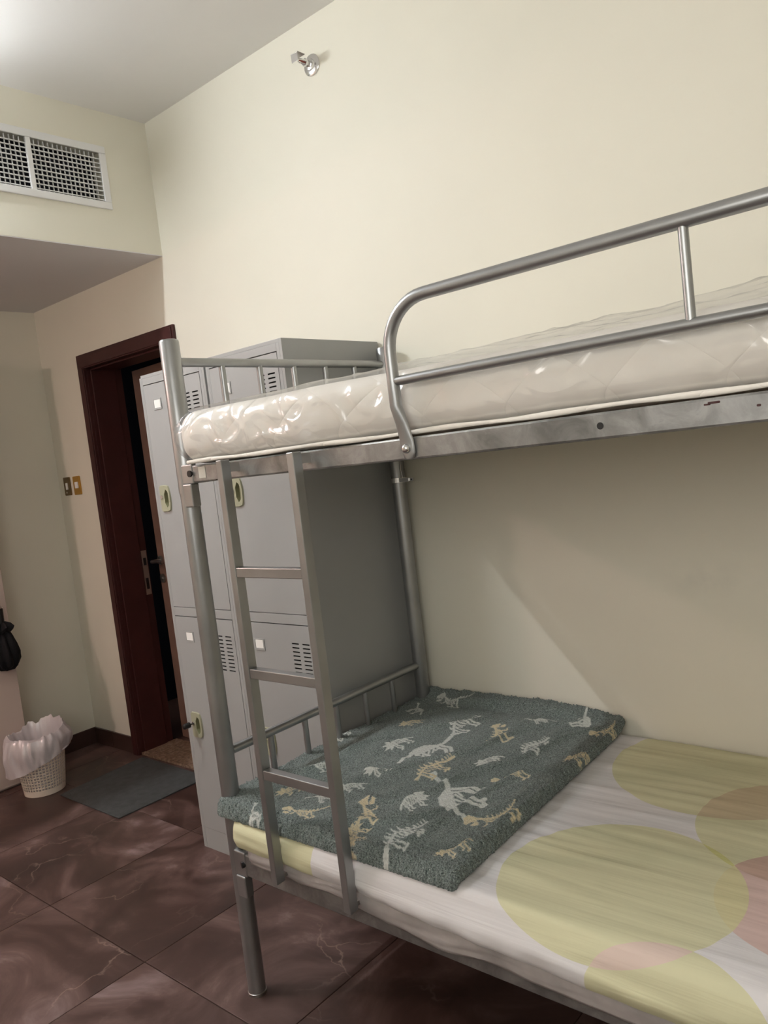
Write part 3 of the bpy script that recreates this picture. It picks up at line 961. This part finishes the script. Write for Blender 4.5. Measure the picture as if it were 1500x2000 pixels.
def crease(x, z):
    h = 0.0
    for cx_, cz_, ca_, sa_, ln_, wd_, am_ in CREASES:
        dx, dz_ = x - cx_, z - cz_
        if abs(dx) > 0.13:
            continue
        al = dx * ca_ + dz_ * sa_
        if abs(al) > ln_:
            continue
        ac = -dx * sa_ + dz_ * ca_ + 0.012 * math.sin(al * 40 + cx_ * 30)
        if abs(ac) > wd_ * 3:
            continue
        h += am_ * math.exp(-(ac / wd_) ** 2) * (1 - (al / ln_) ** 2)
    return 0.016 * math.tanh(h / 0.016)
def disp_film(q, d):
    t = min(max((q.z - 1.4685) / 0.14, 0), 1)
    s = 0.010 * math.sin(math.pi * t) + 0.003
    foot = max(0.0, 1 - q.x / 0.75)
    side = max(abs(d.x), abs(d.y))
    u_ = q.x if abs(d.y) > abs(d.x) else (q.x - (q.y + 0.933))
    s += crease(u_, q.z) * min(1.0, side * 1.3) * min(1, t * 8)
    s += (0.002 + 0.004 * foot) * nz3(q.x * 16, q.y * 16, q.z * 26 + q.x * 8)
    v_ = Vector((d.x, d.y, 0)) * s
    v_.y += min(1.0, max(0.0, (-0.80 - q.y) / 0.10)) * side_shift(q.x)
    if d.z > 0.2:
        puff = 0.003 + 0.025 * min(1, max(0, (q.x - 0.55) / 0.6))
        n1 = 0.6 + 0.6 * nz3(q.x * 2.2, q.y * 3.0, 7) + 0.25 * ridge(q.x * 6, q.y * 7, 2)
        inner = min(1.0, max(0.0, (q.y + 0.945) / 0.12))
        v_ += Vector((0, 0, d.z * puff * max(0.1, n1) * inner + 0.004 * d.z + crease(q.x, 1.50 + (q.y % 0.1)) * 0.8 * min(1, max(0, (q.x - 0.4) / 0.4))))
    return v_
rounded_box(0.026, 1.949, -0.933, -0.026, 1.4680, 1.610, 0.045, 420, 80, 44, disp_film, open_bottom=True).build('plastic_wrap', 'clear_film', um, smooth=True, label='crinkled clear plastic wrap')

# lower mattress and its dotted sheet
def disp_lm(q, d):
    s = 0.004 * math.sin(math.pi * min(max((q.z - 0.42) / 0.11, 0), 1)) + 0.003 * nz3(q.x * 6, q.y * 5, q.z * 9)
    return Vector((d.x, d.y, 0)) * s
lm = rounded_box(0.050, 1.935, -0.944, -0.030, 0.4235, 0.520, 0.030, 90, 40, 8, disp_lm).build('mattress', 'base_film', None, (1.0, -0.49, 0.4235), smooth=True)
lm.data.materials[0] = M['base_film']
tag(lm, 'thin mattress in milky plastic under the dotted sheet on the lower bunk', 'mattress')
fl = MB()
nfx, nfz = 160, 10
for kz in range(nfz + 1):
    for kx in range(nfx + 1):
        x = 0.10 + 1.80 * kx / nfx
        t = kz / nfz
        hang = 0.030 + 0.030 * max(0, nz3(x * 2.3, 4, 1)) + 0.022 * min(1, max(0, (x - 0.55) / 0.5)) + 0.006 * nz3(x * 9, 1, 2)
        z = 0.462 - t * (0.018 + hang)
        y = -0.951 - 0.006 * math.sin(math.pi * t) - 0.004 * ridge(x * 7 + t * 3, t * 2.0, 3) * (0.3 + t) + 0.006 * t
        fl.v.append((x, min(y, -0.9405), z))
for kz in range(nfz):
    for kx in range(nfx):
        a0 = kz * (nfx + 1) + kx
        fl.f.append((a0, a0 + 1, a0 + nfx + 2, a0 + nfx + 1))
fo = fl.build('plastic_flap', 'base_film', None, (1.0, -0.49, 0.4235), smooth=True)
fo.parent = lm
fo.location = (0, 0, 0)
fsd = fo.modifiers.new('thick', 'SOLIDIFY'); fsd.thickness = 0.0012
ZT = 0.535
def disp_sheet(q, d):
    v_ = Vector((0, 0, 0))
    edge = math.sin(math.pi * min(max((q.z - 0.445) / 0.09, 0), 1))
    # long tension folds running with the bed
    f = 0.0035 * ridge(q.x * 1.1, q.y * 9 + q.z * 12, 3) + 0.002 * ridge(q.x * 2.0 + 5, q.y * 22 + q.z * 20, 8)
    v_ += d * f * (1.2 if d.z > 0.5 else 1.8)
    if d.y < -0.3:
        v_ += Vector((0, -0.008 * edge, 0))
        k = min(max((ZT - 0.03 - q.z) / 0.06, 0), 1)
        v_ += Vector((0, -0.007 * k * ridge(q.x * 1.5, q.z * 45 + q.x * 3.0, 2), -k * (0.002 + 0.020 * min(1, max(0, (q.x - 0.5) / 0.7)))))
        v_ += Vector((0, -k * 0.014 * max(0, min(1, (q.x - 0.45) / 0.3)), 0))
        v_ += Vector((0, 0.006 * k * nz3(q.x * 14, 2, q.z * 30), 0.004 * k * nz3(q.x * 9, 5, 1)))
    if d.z > 0.5:
        v_ += Vector((0, 0, 0.006 * nz3(q.x * 2.2, q.y * 2.2, 1)))
    return v_
sh = rounded_box(0.040, 1.945, -0.950, -0.022, 0.4480, ZT, 0.034, 240, 130, 16, disp_sheet, open_bottom=True)
sheet = sh.build('bed_sheet', 'dotted_sheet', None, (1.0, -0.49, 0.42), smooth=True)
tag(sheet, 'pale bed sheet printed with big yellow-green and pink dots on the lower bunk', 'bed sheet')
me = sheet.data
uvl = me.uv_layers.new(name='cloth')
nv = len(me.vertices)
co = np.empty(nv * 3); me.vertices.foreach_get('co', co); co = co.reshape(-1, 3) + np.array([1.0, -0.49, 0.42])
s = co[:, 1].copy()
front = co[:, 1] < -0.915
s[front] = co[front, 1] - np.maximum(0, ZT - co[front, 2])
li = np.empty(len(me.loops), dtype=np.int32); me.loops.foreach_get('vertex_index', li)
uvs = np.stack([co[li, 0], s[li]], 1).ravel()
uvl.data.foreach_set('uv', uvs)

# ------------------------------------------------------------------ fleece blanket with dinosaur-skeleton print
DINOS = [('stego',0.302,-0.314,0.310,-0.140,1),('trex',0.431,-0.179,0.464,-0.358,0),('bronto',0.381,-0.330,0.266,-0.531,0),
('tri',0.199,-0.494,0.204,-0.383,1),('tri',0.272,-0.658,0.305,-0.591,1),('stego',0.411,-0.629,0.441,-0.468,1),
('tri',0.508,-0.476,0.541,-0.393,1),('stego',0.588,-0.372,0.604,-0.228,1),('trex',0.614,-0.544,0.670,-0.438,1),
('bronto',0.511,-0.540,0.628,-0.763,0),('tri',0.502,-0.686,0.477,-0.761,0),('trex',0.402,-0.760,0.460,-0.915,0),
('stego',0.576,-0.954,0.592,-0.786,1),('trex',0.691,-0.764,0.740,-0.614,1),('tri',0.702,-0.907,0.733,-0.842,1),
('tri',0.794,-0.443,0.779,-0.540,0),('tri',0.713,-0.339,0.749,-0.285,1),('bronto',0.584,-0.032,0.675,-0.133,1),
('trex',0.717,-0.171,0.740,-0.049,1),('trex',0.069,-0.076,0.210,-0.057,1),('trex',0.220,-0.928,0.319,-0.858,1),
('trex',0.078,-0.714,0.153,-0.648,1),('tri',0.109,-0.304,0.135,-0.243,1),('tri',0.273,-0.757,0.292,-0.713,1),
('bronto',0.241,-0.845,0.287,-0.777,1),('bronto',0.137,-0.938,0.134,-0.987,0),('tri',0.433,-0.867,0.488,-0.962,0),
('bronto',0.478,-0.145,0.529,-0.078,1),('bronto',0.015,-0.147,0.115,-0.190,1),('tri',0.122,-0.846,0.146,-0.782,1),
('stego',-0.005,-0.530,-0.020,-0.396,1)]
CREAM = {1, 5, 8, 11, 13, 14, 16, 18, 20, 22, 26, 29}
def ribs(spine, x0, x1, n, ln, w_, lean=-0.10):
    out = []
    xs = [p[0] for p in spine]; ys = [p[1] for p in spine]
    for k in range(n):
        x = x0 + (x1 - x0) * k / (n - 1)
        y = float(np.interp(x, xs, ys))
        l_ = ln * (0.7 + 0.3 * math.sin(math.pi * k / (n - 1)))
        out.append((w_, [(x, y), (x + lean * 0.2, y - l_ * 0.5), (x + lean * 0.8, y - l_)]))
    return out
def motif(kind):
    """strokes = (half width, polyline), fills = polygons; x runs tail 0 -> head 1, y is up the back"""
    S = []; Fl = []
    if kind == 'trex':
        sp_ = [(0, 0.20), (0.2, 0.08), (0.42, 0.03), (0.6, 0.05), (0.72, 0.11), (0.80, 0.16)]
        S.append((0.022, sp_[1:])); S.append((0.012, sp_[:2]))
        S += ribs(sp_, 0.48, 0.74, 6, 0.20, 0.013)
        Fl.append([(0.78, 0.20), (0.84, 0.27), (0.95, 0.25), (1.02, 0.17), (1.0, 0.12), (0.90, 0.13), (0.82, 0.08)])
        Fl.append([(0.82, 0.07), (0.88, 0.10), (0.98, 0.07), (0.96, 0.02), (0.86, 0.01)])
        S.append((0.020, [(0.40, 0.02), (0.47, -0.13), (0.38, -0.24), (0.48, -0.28)]))
        S.append((0.017, [(0.36, 0.02), (0.33, -0.12), (0.25, -0.20), (0.33, -0.25)]))
        S.append((0.012, [(0.70, 0.02), (0.77, -0.06), (0.83, -0.05)]))
        for k in range(7):
            x = 0.18 + 0.075 * k
            y = float(np.interp(x, [p[0] for p in sp_], [p[1] for p in sp_]))
            S.append((0.010, [(x, y), (x - 0.02, y + 0.055)]))
    elif kind == 'stego':
        sp_ = [(0, 0.06), (0.2, 0.05), (0.38, 0.12), (0.55, 0.17), (0.72, 0.11), (0.86, 0.0), (0.95, -0.06)]
        S.append((0.020, sp_)); Fl.append([(0.88, 0.02), (0.96, 0.0), (1.04, -0.08), (0.98, -0.11), (0.88, -0.06)])
        for k in range(7):
            x = 0.22 + 0.095 * k
            y = float(np.interp(x, [p[0] for p in sp_], [p[1] for p in sp_])) + 0.03
            h_ = 0.075 + 0.075 * math.sin(math.pi * (k + 0.5) / 7)
            Fl.append([(x - 0.034, y), (x - 0.02, y + h_), (x + 0.036, y + 0.01)])
        S += ribs(sp_, 0.40, 0.70, 6, 0.17, 0.013)
        for x, y in ((0.36, 0.10), (0.44, 0.10), (0.70, 0.08), (0.78, 0.05)):
            S.append((0.017, [(x, y), (x + 0.02, y - 0.16), (x - 0.03, y - 0.27), (x + 0.02, y - 0.29)]))
        for k in range(3):
            S.append((0.009, [(0.04 + 0.06 * k, 0.06), (0.02 + 0.06 * k, 0.14)]))
    elif kind == 'tri':
        sp_ = [(0, -0.10), (0.12, 0.04), (0.35, 0.16), (0.55, 0.15), (0.70, 0.06)]
        S.append((0.026, sp_))
        S += ribs(sp_, 0.24, 0.60, 6, 0.26, 0.018)
        Fl.append([(0.62, 0.20), (0.70, 0.28), (0.78, 0.16), (0.98, 0.14), (0.86, 0.06), (1.04, -0.03), (0.86, -0.05), (0.90, -0.16), (0.78, -0.10), (0.66, -0.04)])
        for x, y in ((0.18, 0.05), (0.30, 0.10), (0.56, 0.08), (0.64, 0.02)):
            S.append((0.022, [(x, y), (x + 0.05, y - 0.20), (x, y - 0.34), (x + 0.06, y - 0.37)]))
    else:
        sp_ = [(0, -0.16), (0.12, -0.06), (0.28, 0.06), (0.45, 0.12), (0.60, 0.10), (0.72, 0.12), (0.86, 0.22), (0.95, 0.30)]
        S.append((0.024, sp_)); S.append((0.012, sp_[:3]))
        Fl.append([(0.20, 0.04), (0.32, 0.14), (0.48, 0.19), (0.62, 0.15), (0.66, 0.08), (0.52, 0.03), (0.34, -0.02)])
        Fl.append([(0.92, 0.34), (1.0, 0.36), (1.07, 0.30), (1.0, 0.27), (0.92, 0.27)])
        S += ribs(sp_, 0.36, 0.62, 5, 0.22, 0.013)
        for x, y in ((0.28, 0.03), (0.36, 0.04), (0.60, 0.06), (0.67, 0.06)):
            S.append((0.022, [(x, y), (x + 0.04, y - 0.18), (x + 0.0, y - 0.31), (x + 0.05, y - 0.33)]))
    return S, Fl

STEP = 0.0023
TH = 0.030
LA, LB = 0.775, 0.955
wrap = math.pi * TH / 2 * 0.98
na = int((LA + 2 * wrap) / STEP); nb = int((LB + 2 * wrap) / STEP)
ga = np.linspace(-wrap, LA + wrap, na); gb = np.linspace(-wrap, LB + wrap, nb)
A, B = np.meshgrid(ga, gb, indexing='xy')
ca = np.clip(A, 0, LA); cb = np.clip(B, 0, LB)
ea = A - ca; eb = B - cb
ee = np.sqrt(ea ** 2 + eb ** 2)
dirx = np.where(ee > 1e-9, ea / np.maximum(ee, 1e-9), 0); diry = np.where(ee > 1e-9, eb / np.maximum(ee, 1e-9), 0)
ang = np.minimum(ee / (TH / 2), math.pi)
off = (TH / 2) * np.sin(ang); drop = (TH / 2) * (1 - np.cos(ang))
pa = ca + dirx * off; pb = cb + diry * off
fa = pa / LA; fb = pb / LB
# bilinear footprint: FL, FR, BL, BR
FL, FR, BL, BR = np.array((-0.004, -0.943)), np.array((0.762, -0.938)), np.array((-0.012, -0.028)), np.array((0.722, -0.026))
PX = (1 - fa) * (1 - fb) * FL[0] + fa * (1 - fb) * FR[0] + (1 - fa) * fb * BL[0] + fa * fb * BR[0]
PY = (1 - fa) * (1 - fb) * FL[1] + fa * (1 - fb) * FR[1] + (1 - fa) * fb * BL[1] + fa * fb * BR[1]
# wavy outline
ox = PX.copy(); oy = PY.copy()
flat = np.empty((nb, na)); fine = np.empty((nb, na))
FOLDS = [[(0.268, -0.749), (0.428, -0.757), (0.493, -0.67), (0.524, -0.529), (0.592, -0.403), (0.655, -0.182), (0.744, -0.063)],
         [(0.554, -0.965), (0.604, -0.881), (0.614, -0.783), (0.624, -0.598), (0.66, -0.456), (0.702, -0.375)],
         [(0.236, -0.529), (0.383, -0.498), (0.45, -0.377), (0.497, -0.21), (0.604, -0.101), (0.707, -0.02)],
         [(0.735, -0.90), (0.735, -0.789), (0.75, -0.594), (0.755, -0.468)],
         [(0.175, -0.344), (0.276, -0.248), (0.356, -0.118)], [(0.095, -0.58), (0.116, -0.472), (0.171, -0.411)],
         [(0.376, -0.853), (0.487, -0.847), (0.562, -0.76), (0.58, -0.7)], [(0.217, -0.66), (0.326, -0.61), (0.364, -0.528)],
         [(0.02, -0.80), (0.10, -0.70), (0.14, -0.60)], [(0.62, -0.05), (0.40, -0.045), (0.12, -0.06)]]
def smooth_line(pl, n=12):
    out = []
    for k in range(len(pl) - 1):
        p0, p1, p2, p3 = pl[max(k - 1, 0)], pl[k], pl[k + 1], pl[min(k + 2, len(pl) - 1)]
        for t in np.linspace(0, 1, n, endpoint=False):
            out.append(tuple(0.5 * (2 * p1[c] + (p2[c] - p0[c]) * t + (2 * p0[c] - 5 * p1[c] + 4 * p2[c] - p3[c]) * t * t + (3 * p1[c] - p0[c] - 3 * p2[c] + p3[c]) * t ** 3) for c in (0, 1)))
    return out + [pl[-1]]
folds = np.zeros((nb, na))
for fi, pl in enumerate(FOLDS):
    sl = smooth_line(pl)
    best = np.full((nb, na), 9.0); par = np.zeros((nb, na))
    for k in range(len(sl) - 1):
        ax_, ay_ = sl[k]; dx_, dy_ = sl[k + 1][0] - ax_, sl[k + 1][1] - ay_
        t = np.clip(((ox - ax_) * dx_ + (oy - ay_) * dy_) / (dx_ * dx_ + dy_ * dy_ + 1e-12), 0, 1)
        ex, ey = ox - ax_ - t * dx_, oy - ay_ - t * dy_
        sd = np.hypot(ex, ey) * np.sign(dx_ * ey - dy_ * ex)
        up = np.abs(sd) < np.abs(best)
        best[up] = sd[up]; par[up] = (k + t[up]) / (len(sl) - 1)
    tp = np.clip(np.sin(math.pi * np.clip(par, 0.02, 0.98)) * 1.6, 0, 1)
    folds += tp * (0.009 * np.exp(-(best / 0.012) ** 2) + 0.005 * np.exp(-(best / 0.035) ** 2) - 0.006 * np.exp(-((best - 0.028) / 0.016) ** 2))
for j in range(nb):
    for i in range(na):
        x, y = ox[j, i], oy[j, i]
        q = x - 0.30 * (y + 0.5)
        al = y + 0.30 * x
        wv = 0.05 * noise.noise(Vector((x * 4, y * 4, 9)))
        f = max(0.0, 1 - abs(noise.noise(Vector(((q + wv) * 6.0, al * 1.3, 1)))) * 4.5) * 0.011
        f += max(0.0, 1 - abs(noise.noise(Vector(((q - wv) * 11.0 + 3, al * 2.2, 4)))) * 4.5) * 0.006
        f += 0.007 * noise.noise(Vector((x * 5, y * 5, 2)))
        flat[j, i] = f
        fine[j, i] = noise.noise(Vector((x * 170, y * 170, 3))) + 0.6 * noise.noise(Vector((x * 330, y * 330, 6)))
flat = flat * 0.6 + folds
base = np.full_like(PX, ZT + 0.002)
overF = np.clip(-0.938 - PY, 0, None)
base = base - 1.1 * overF - 2.0 * np.clip((-0.20 - (PX * 0 + PY * 0)) * 0, 0, 0)
wall = np.clip((PY + 0.085) / 0.06, 0, 1)
base = base + 0.030 * wall ** 2 * (1 - 0.5 * np.clip((PX - 0.60) / 0.1, 0, 1)) + 0.012 * np.clip((0.06 - PX) / 0.08, 0, 1) * 0
PZ = base + TH - drop + flat * np.cos(np.minimum(ang, math.pi / 2)) + 0.0
edge_f = np.clip(1 - np.minimum(np.minimum(pa, LA - pa), np.minimum(pb, LB - pb)) / 0.05, 0, 1)
edge_f = np.where(pb < LB * 0.5, np.maximum(edge_f, np.clip(1 - pb / 0.10, 0, 1)), edge_f)
amp = 0.0012 + 0.0022 * edge_f
rng = np.random.default_rng(3)
jit = rng.normal(0, 1, PX.shape)
PZ = PZ + amp * (fine + 0.35 * jit) * np.maximum(0.2, np.cos(ang))
PX = PX + dirx * amp * fine * 1.3 + 0.0006 * rng.normal(0, 1, PX.shape)
PY = PY + diry * amp * fine * 1.3 + 0.0006 * rng.normal(0, 1, PX.shape)
PY = np.minimum(PY, -0.004)
# print masks
mask = np.zeros_like(PX); crm = np.zeros_like(PX)
def seg_d(px, py, a_, b_):
    dx, dy = b_[0] - a_[0], b_[1] - a_[1]
    t = np.clip(((px - a_[0]) * dx + (py - a_[1]) * dy) / (dx * dx + dy * dy + 1e-12), 0, 1)
    return np.hypot(px - a_[0] - t * dx, py - a_[1] - t * dy)
def in_poly(px, py, poly):
    c = np.zeros(px.shape, bool)
    n_ = len(poly)
    for i in range(n_):
        x1, y1 = poly[i]; x2, y2 = poly[(i + 1) % n_]
        cond = ((y1 > py) != (y2 > py))
        xi = (x2 - x1) * (py - y1) / (y2 - y1 + 1e-12) + x1
        c ^= cond & (px < xi)
    return c
for di, (kind, hx_, hy_, tx_, ty_, flip) in enumerate(DINOS):
    L_ = math.hypot(hx_ - tx_, hy_ - ty_)
    ux, uy = (hx_ - tx_) / L_, (hy_ - ty_) / L_
    if L_ < 0.09:
        mx, my = (hx_ + tx_) / 2, (hy_ + ty_) / 2
        L_ = 0.09
        tx_, ty_ = mx - ux * L_ / 2, my - uy * L_ / 2
    sgn = -1 if flip else 1
    nxv, nyv = -uy * sgn, ux * sgn
    cx_, cy_ = tx_ + ux * L_ / 2, ty_ + uy * L_ / 2
    sel = (np.abs(ox - cx_) < L_ * 0.8) & (np.abs(oy - cy_) < L_ * 0.8) & (ang < 2.0)
    if not sel.any():
        continue
    lx = ((ox[sel] - tx_) * ux + (oy[sel] - ty_) * uy) / L_
    ly = ((ox[sel] - tx_) * nxv + (oy[sel] - ty_) * nyv) / L_
    S, Fl = motif(kind)
    mm = np.zeros(lx.shape)
    soft = 0.0014 / L_
    for w_, pl in S:
        w_ = max(w_ * 1.15, 0.0015 / L_)
        for a_, b_ in zip(pl[:-1], pl[1:]):
            d = seg_d(lx, ly, a_, b_)
            mm = np.maximum(mm, np.clip((w_ - d) / soft + 0.5, 0, 1))
    for pl in Fl:
        mm = np.maximum(mm, in_poly(lx, ly, pl).astype(float))
    cur_ = mask[sel]
    mask[sel] = np.maximum(cur_, mm)
    if di in CREAM:
        c_ = crm[sel]; c_[mm > 0.2] = 1.0; crm[sel] = c_
mask = mask * np.clip(0.93 + 0.2 * fine, 0.5, 1.0)
verts = np.stack([PX, PY, PZ], -1).reshape(-1, 3)
idx = np.arange(na * nb).reshape(nb, na)
faces = np.stack([idx[:-1, :-1], idx[:-1, 1:], idx[1:, 1:], idx[1:, :-1]], -1).reshape(-1, 4)
org = np.array((0.38, -0.48, ZT))
me = bpy.data.meshes.new('blanket')
me.vertices.add(len(verts)); me.vertices.foreach_set('co', (verts - org).ravel())
me.loops.add(len(faces) * 4); me.loops.foreach_set('vertex_index', faces.ravel().astype(np.int32))
me.polygons.add(len(faces)); me.polygons.foreach_set('loop_start', np.arange(0, len(faces) * 4, 4, dtype=np.int32))
me.polygons.foreach_set('loop_total', np.full(len(faces), 4, dtype=np.int32))
me.polygons.foreach_set('use_smooth', np.ones(len(faces), bool))
me.update(calc_edges=True); me.validate()
ca_ = me.color_attributes.new('print', 'FLOAT_COLOR', 'POINT')
cc = np.stack([mask.ravel(), crm.ravel(), np.zeros(mask.size), np.ones(mask.size)], -1).astype(np.float32)
ca_.data.foreach_set('color', cc.ravel())
me.materials.append(M['fleece'])
bl = bpy.data.objects.new('blanket', me); COL.objects.link(bl); bl.location = tuple(org)
tag(bl, 'folded grey-green fleece blanket printed with pale dinosaur skeletons', 'blanket')

# ------------------------------------------------------------------ entry: door mat, wardrobe, umbrella, waste basket
mt = MB()
cor = [(-1.935, -0.500), (-1.412, -0.500), (-1.405, -0.030), (-1.975, -0.022)]
i = len(mt.v)
mt.v += [(x, y, 0.0004) for x, y in cor] + [(x, y, 0.0065) for x, y in cor]
mt.f += [(3, 2, 1, 0), (4, 5, 6, 7), (0, 1, 5, 4), (1, 2, 6, 5), (2, 3, 7, 6), (3, 0, 4, 7)]
tag(mt.build('door_mat', 'mat_grey', None, (-1.68, -0.26, 0), bevel=0.002), 'dark grey rectangular door mat on the tiles before the door', 'mat')

wd = thing('wardrobe', (-2.376, -0.97, 0), 'tall pale pinkish laminate wardrobe beside the waste basket', 'wardrobe')
MB().box(XF + 0.002, -2.296, -1.470, -0.468, 0.0, 2.17).build('body', 'wardrobe_laminate', wd, bevel=0.002)
for ya, yb_, hy in ((-0.967, -0.468, -0.53), (-1.470, -0.971, -1.41)):
    d_ = MB().box(-2.2955, -2.276, ya, yb_, 0.012, 2.165).build('door', 'wardrobe_laminate', wd, bevel=0.002)
    kn = MB().loft([(-2.276, hy, 0.985), (-2.262, hy, 0.985), (-2.258, hy, 0.985), (-2.246, hy, 0.985)], [0.006, 0.006, 0.012, 0.010], 14)
    kn.build('knob', 'steel_dull', d_, smooth=True)

ux, uy = -2.233, -0.525
um_ = thing('umbrella', (ux, uy, 0.595), 'folded black umbrella hanging on the wardrobe knob', 'umbrella')
def lobes(r, z, an, k):
    g = 1 + 0.16 * math.cos(8 * an + z * 14) + 0.06 * math.sin(3 * an + 2 + z * 20)
    return r * g, z + 0.006 * math.sin(5 * an + k)
prof = [(0.004, 0.0), (0.030, 0.004), (0.048, 0.020), (0.058, 0.050), (0.058, 0.085), (0.050, 0.125), (0.038, 0.165), (0.026, 0.195), (0.026, 0.205)]
cano = MB().lathe(prof, (ux, uy, 0.598), 64, fn=lobes)
cano.build('canopy', 'black_fabric', um_, smooth=True)
def frill(r, z, an, k):
    return r * (1 + 0.18 * math.sin(7 * an + k * 0.6)), z + 0.008 * math.sin(6 * an + 1.3)
MB().lathe([(0.022, 0.185), (0.044, 0.190), (0.050, 0.205), (0.040, 0.222), (0.020, 0.232)], (ux, uy, 0.598), 64, fn=frill).build('tie_band', 'black_fabric', um_, smooth=True)
MB().lathe([(0.015, 0.225), (0.017, 0.235), (0.018, 0.300), (0.017, 0.308)], (ux, uy, 0.598), 24).build('handle', 'black_plastic', um_, smooth=True)
MB().lathe([(0.0185, 0.306), (0.0190, 0.309), (0.0175, 0.313)], (ux, uy, 0.598), 24).build('handle_ring', 'chrome', um_, smooth=True, label='thin silver ring')
MB().loft([(ux, uy + 0.006, 0.908), (ux - 0.008, uy + 0.012, 0.935), (ux - 0.020, uy + 0.004, 0.968), (ux - 0.022, uy - 0.005, 0.9745), (ux - 0.018, uy - 0.014, 0.966), (ux - 0.004, uy - 0.012, 0.935), (ux, uy - 0.006, 0.908)], 0.0022, 8).build('wrist_strap', 'black_fabric', um_, smooth=True)

bx, by = -2.085, -0.500
bs = thing('waste_basket', (bx, by, 0), 'round white perforated plastic waste basket beside the wardrobe', 'basket')
R0, R1, HB = 0.094, 0.122, 0.255
k_ = MB()
ncol, nrow = 44, 13
def bp(cf, z):
    t = 2 * math.pi * cf / ncol
    r = R0 + (R1 - R0) * z / HB
    return (bx + r * math.cos(t), by + r * math.sin(t), z)
def add(p):
    k_.v.append(p); return len(k_.v) - 1
zs0, zs1 = 0.028, 0.215
gridv = {}
def gv(cf, z):
    key = (round(cf % ncol, 4), round(z, 5))
    if key not in gridv:
        gridv[key] = add(bp(key[0], z))
    return gridv[key]
dz = (zs1 - zs0) / nrow
for c in range(ncol):
    for r in range(nrow):
        z0_, z1_ = zs0 + r * dz, zs0 + (r + 1) * dz
        o_ = [gv(c, z0_), gv(c + 1, z0_), gv(c + 1, z1_), gv(c, z1_)]
        i_ = [gv(c + 0.20, z0_ + dz * 0.22), gv(c + 0.80, z0_ + dz * 0.22), gv(c + 0.80, z1_ - dz * 0.22), gv(c + 0.20, z1_ - dz * 0.22)]
        for e_ in range(4):
            k_.f.append((o_[e_], o_[(e_ + 1) % 4], i_[(e_ + 1) % 4], i_[e_]))
    for (z0_, z1_) in ((0.002, zs0), (zs1, HB)):
        k_.f.append((gv(c, z0_), gv(c + 1, z0_), gv(c + 1, z1_), gv(c, z1_)))
k_.f.append(tuple(gv(c, 0.002) for c in range(ncol)))
body = k_.build('body', 'basket_plastic', bs, smooth=True)
sd = body.modifiers.new('thick', 'SOLIDIFY'); sd.thickness = 0.0022; sd.offset = -1
tor = MB()
n_ = 48
MB_pts = [(bx + R1 * math.cos(2 * math.pi * k / n_), by + R1 * math.sin(2 * math.pi * k / n_), HB) for k in range(n_ + 1)]
tor.loft(MB_pts, 0.004, 8, cap=False).build('rim', 'basket_plastic', bs, smooth=True)
# bin liner folded over the rim
def bagfn(r, z, an, k):
    f = k / 11.0
    side = math.cos(an - math.radians(235))     # droops towards the wardrobe side
    wob = 0.5 * noise.noise(Vector((math.cos(an) * 2.2, math.sin(an) * 2.2, f * 2.0))) + 0.45 * noise.noise(Vector((math.cos(an) * 7, math.sin(an) * 7, f * 3 + 5)))
    if k >= 5:
        amt = (k - 5) / 6.0
        z2 = z - amt * 0.055 * side + 0.012 * wob * amt
        r2 = r + 0.026 * wob + 0.012 * amt * max(0, side)
        return r2, z2
    up = max(0.0, math.cos(an - math.radians(110)))
    z2 = z + (0.034 * up + 0.030 * wob) * (1 if 3 <= k <= 4 else 0.35 * (k > 1))
    return r + 0.020 * wob * (k > 1), z2
bag_prof = [(0.080, 0.020), (0.092, 0.120), (0.106, 0.215), (0.112, 0.262), (0.124, 0.294), (0.140, 0.286), (0.152, 0.262), (0.157, 0.238), (0.156, 0.214), (0.152, 0.192), (0.147, 0.172), (0.145, 0.156)]
bg = MB().lathe(bag_prof, (bx, by, 0), 128, cap0=True, cap1=False, fn=bagfn)
bag = bg.build('bin_liner', 'bin_bag', None, (bx, by, 0.02), smooth=True)
tag(bag, 'crumpled translucent white bin liner folded over the waste basket rim', 'bag')
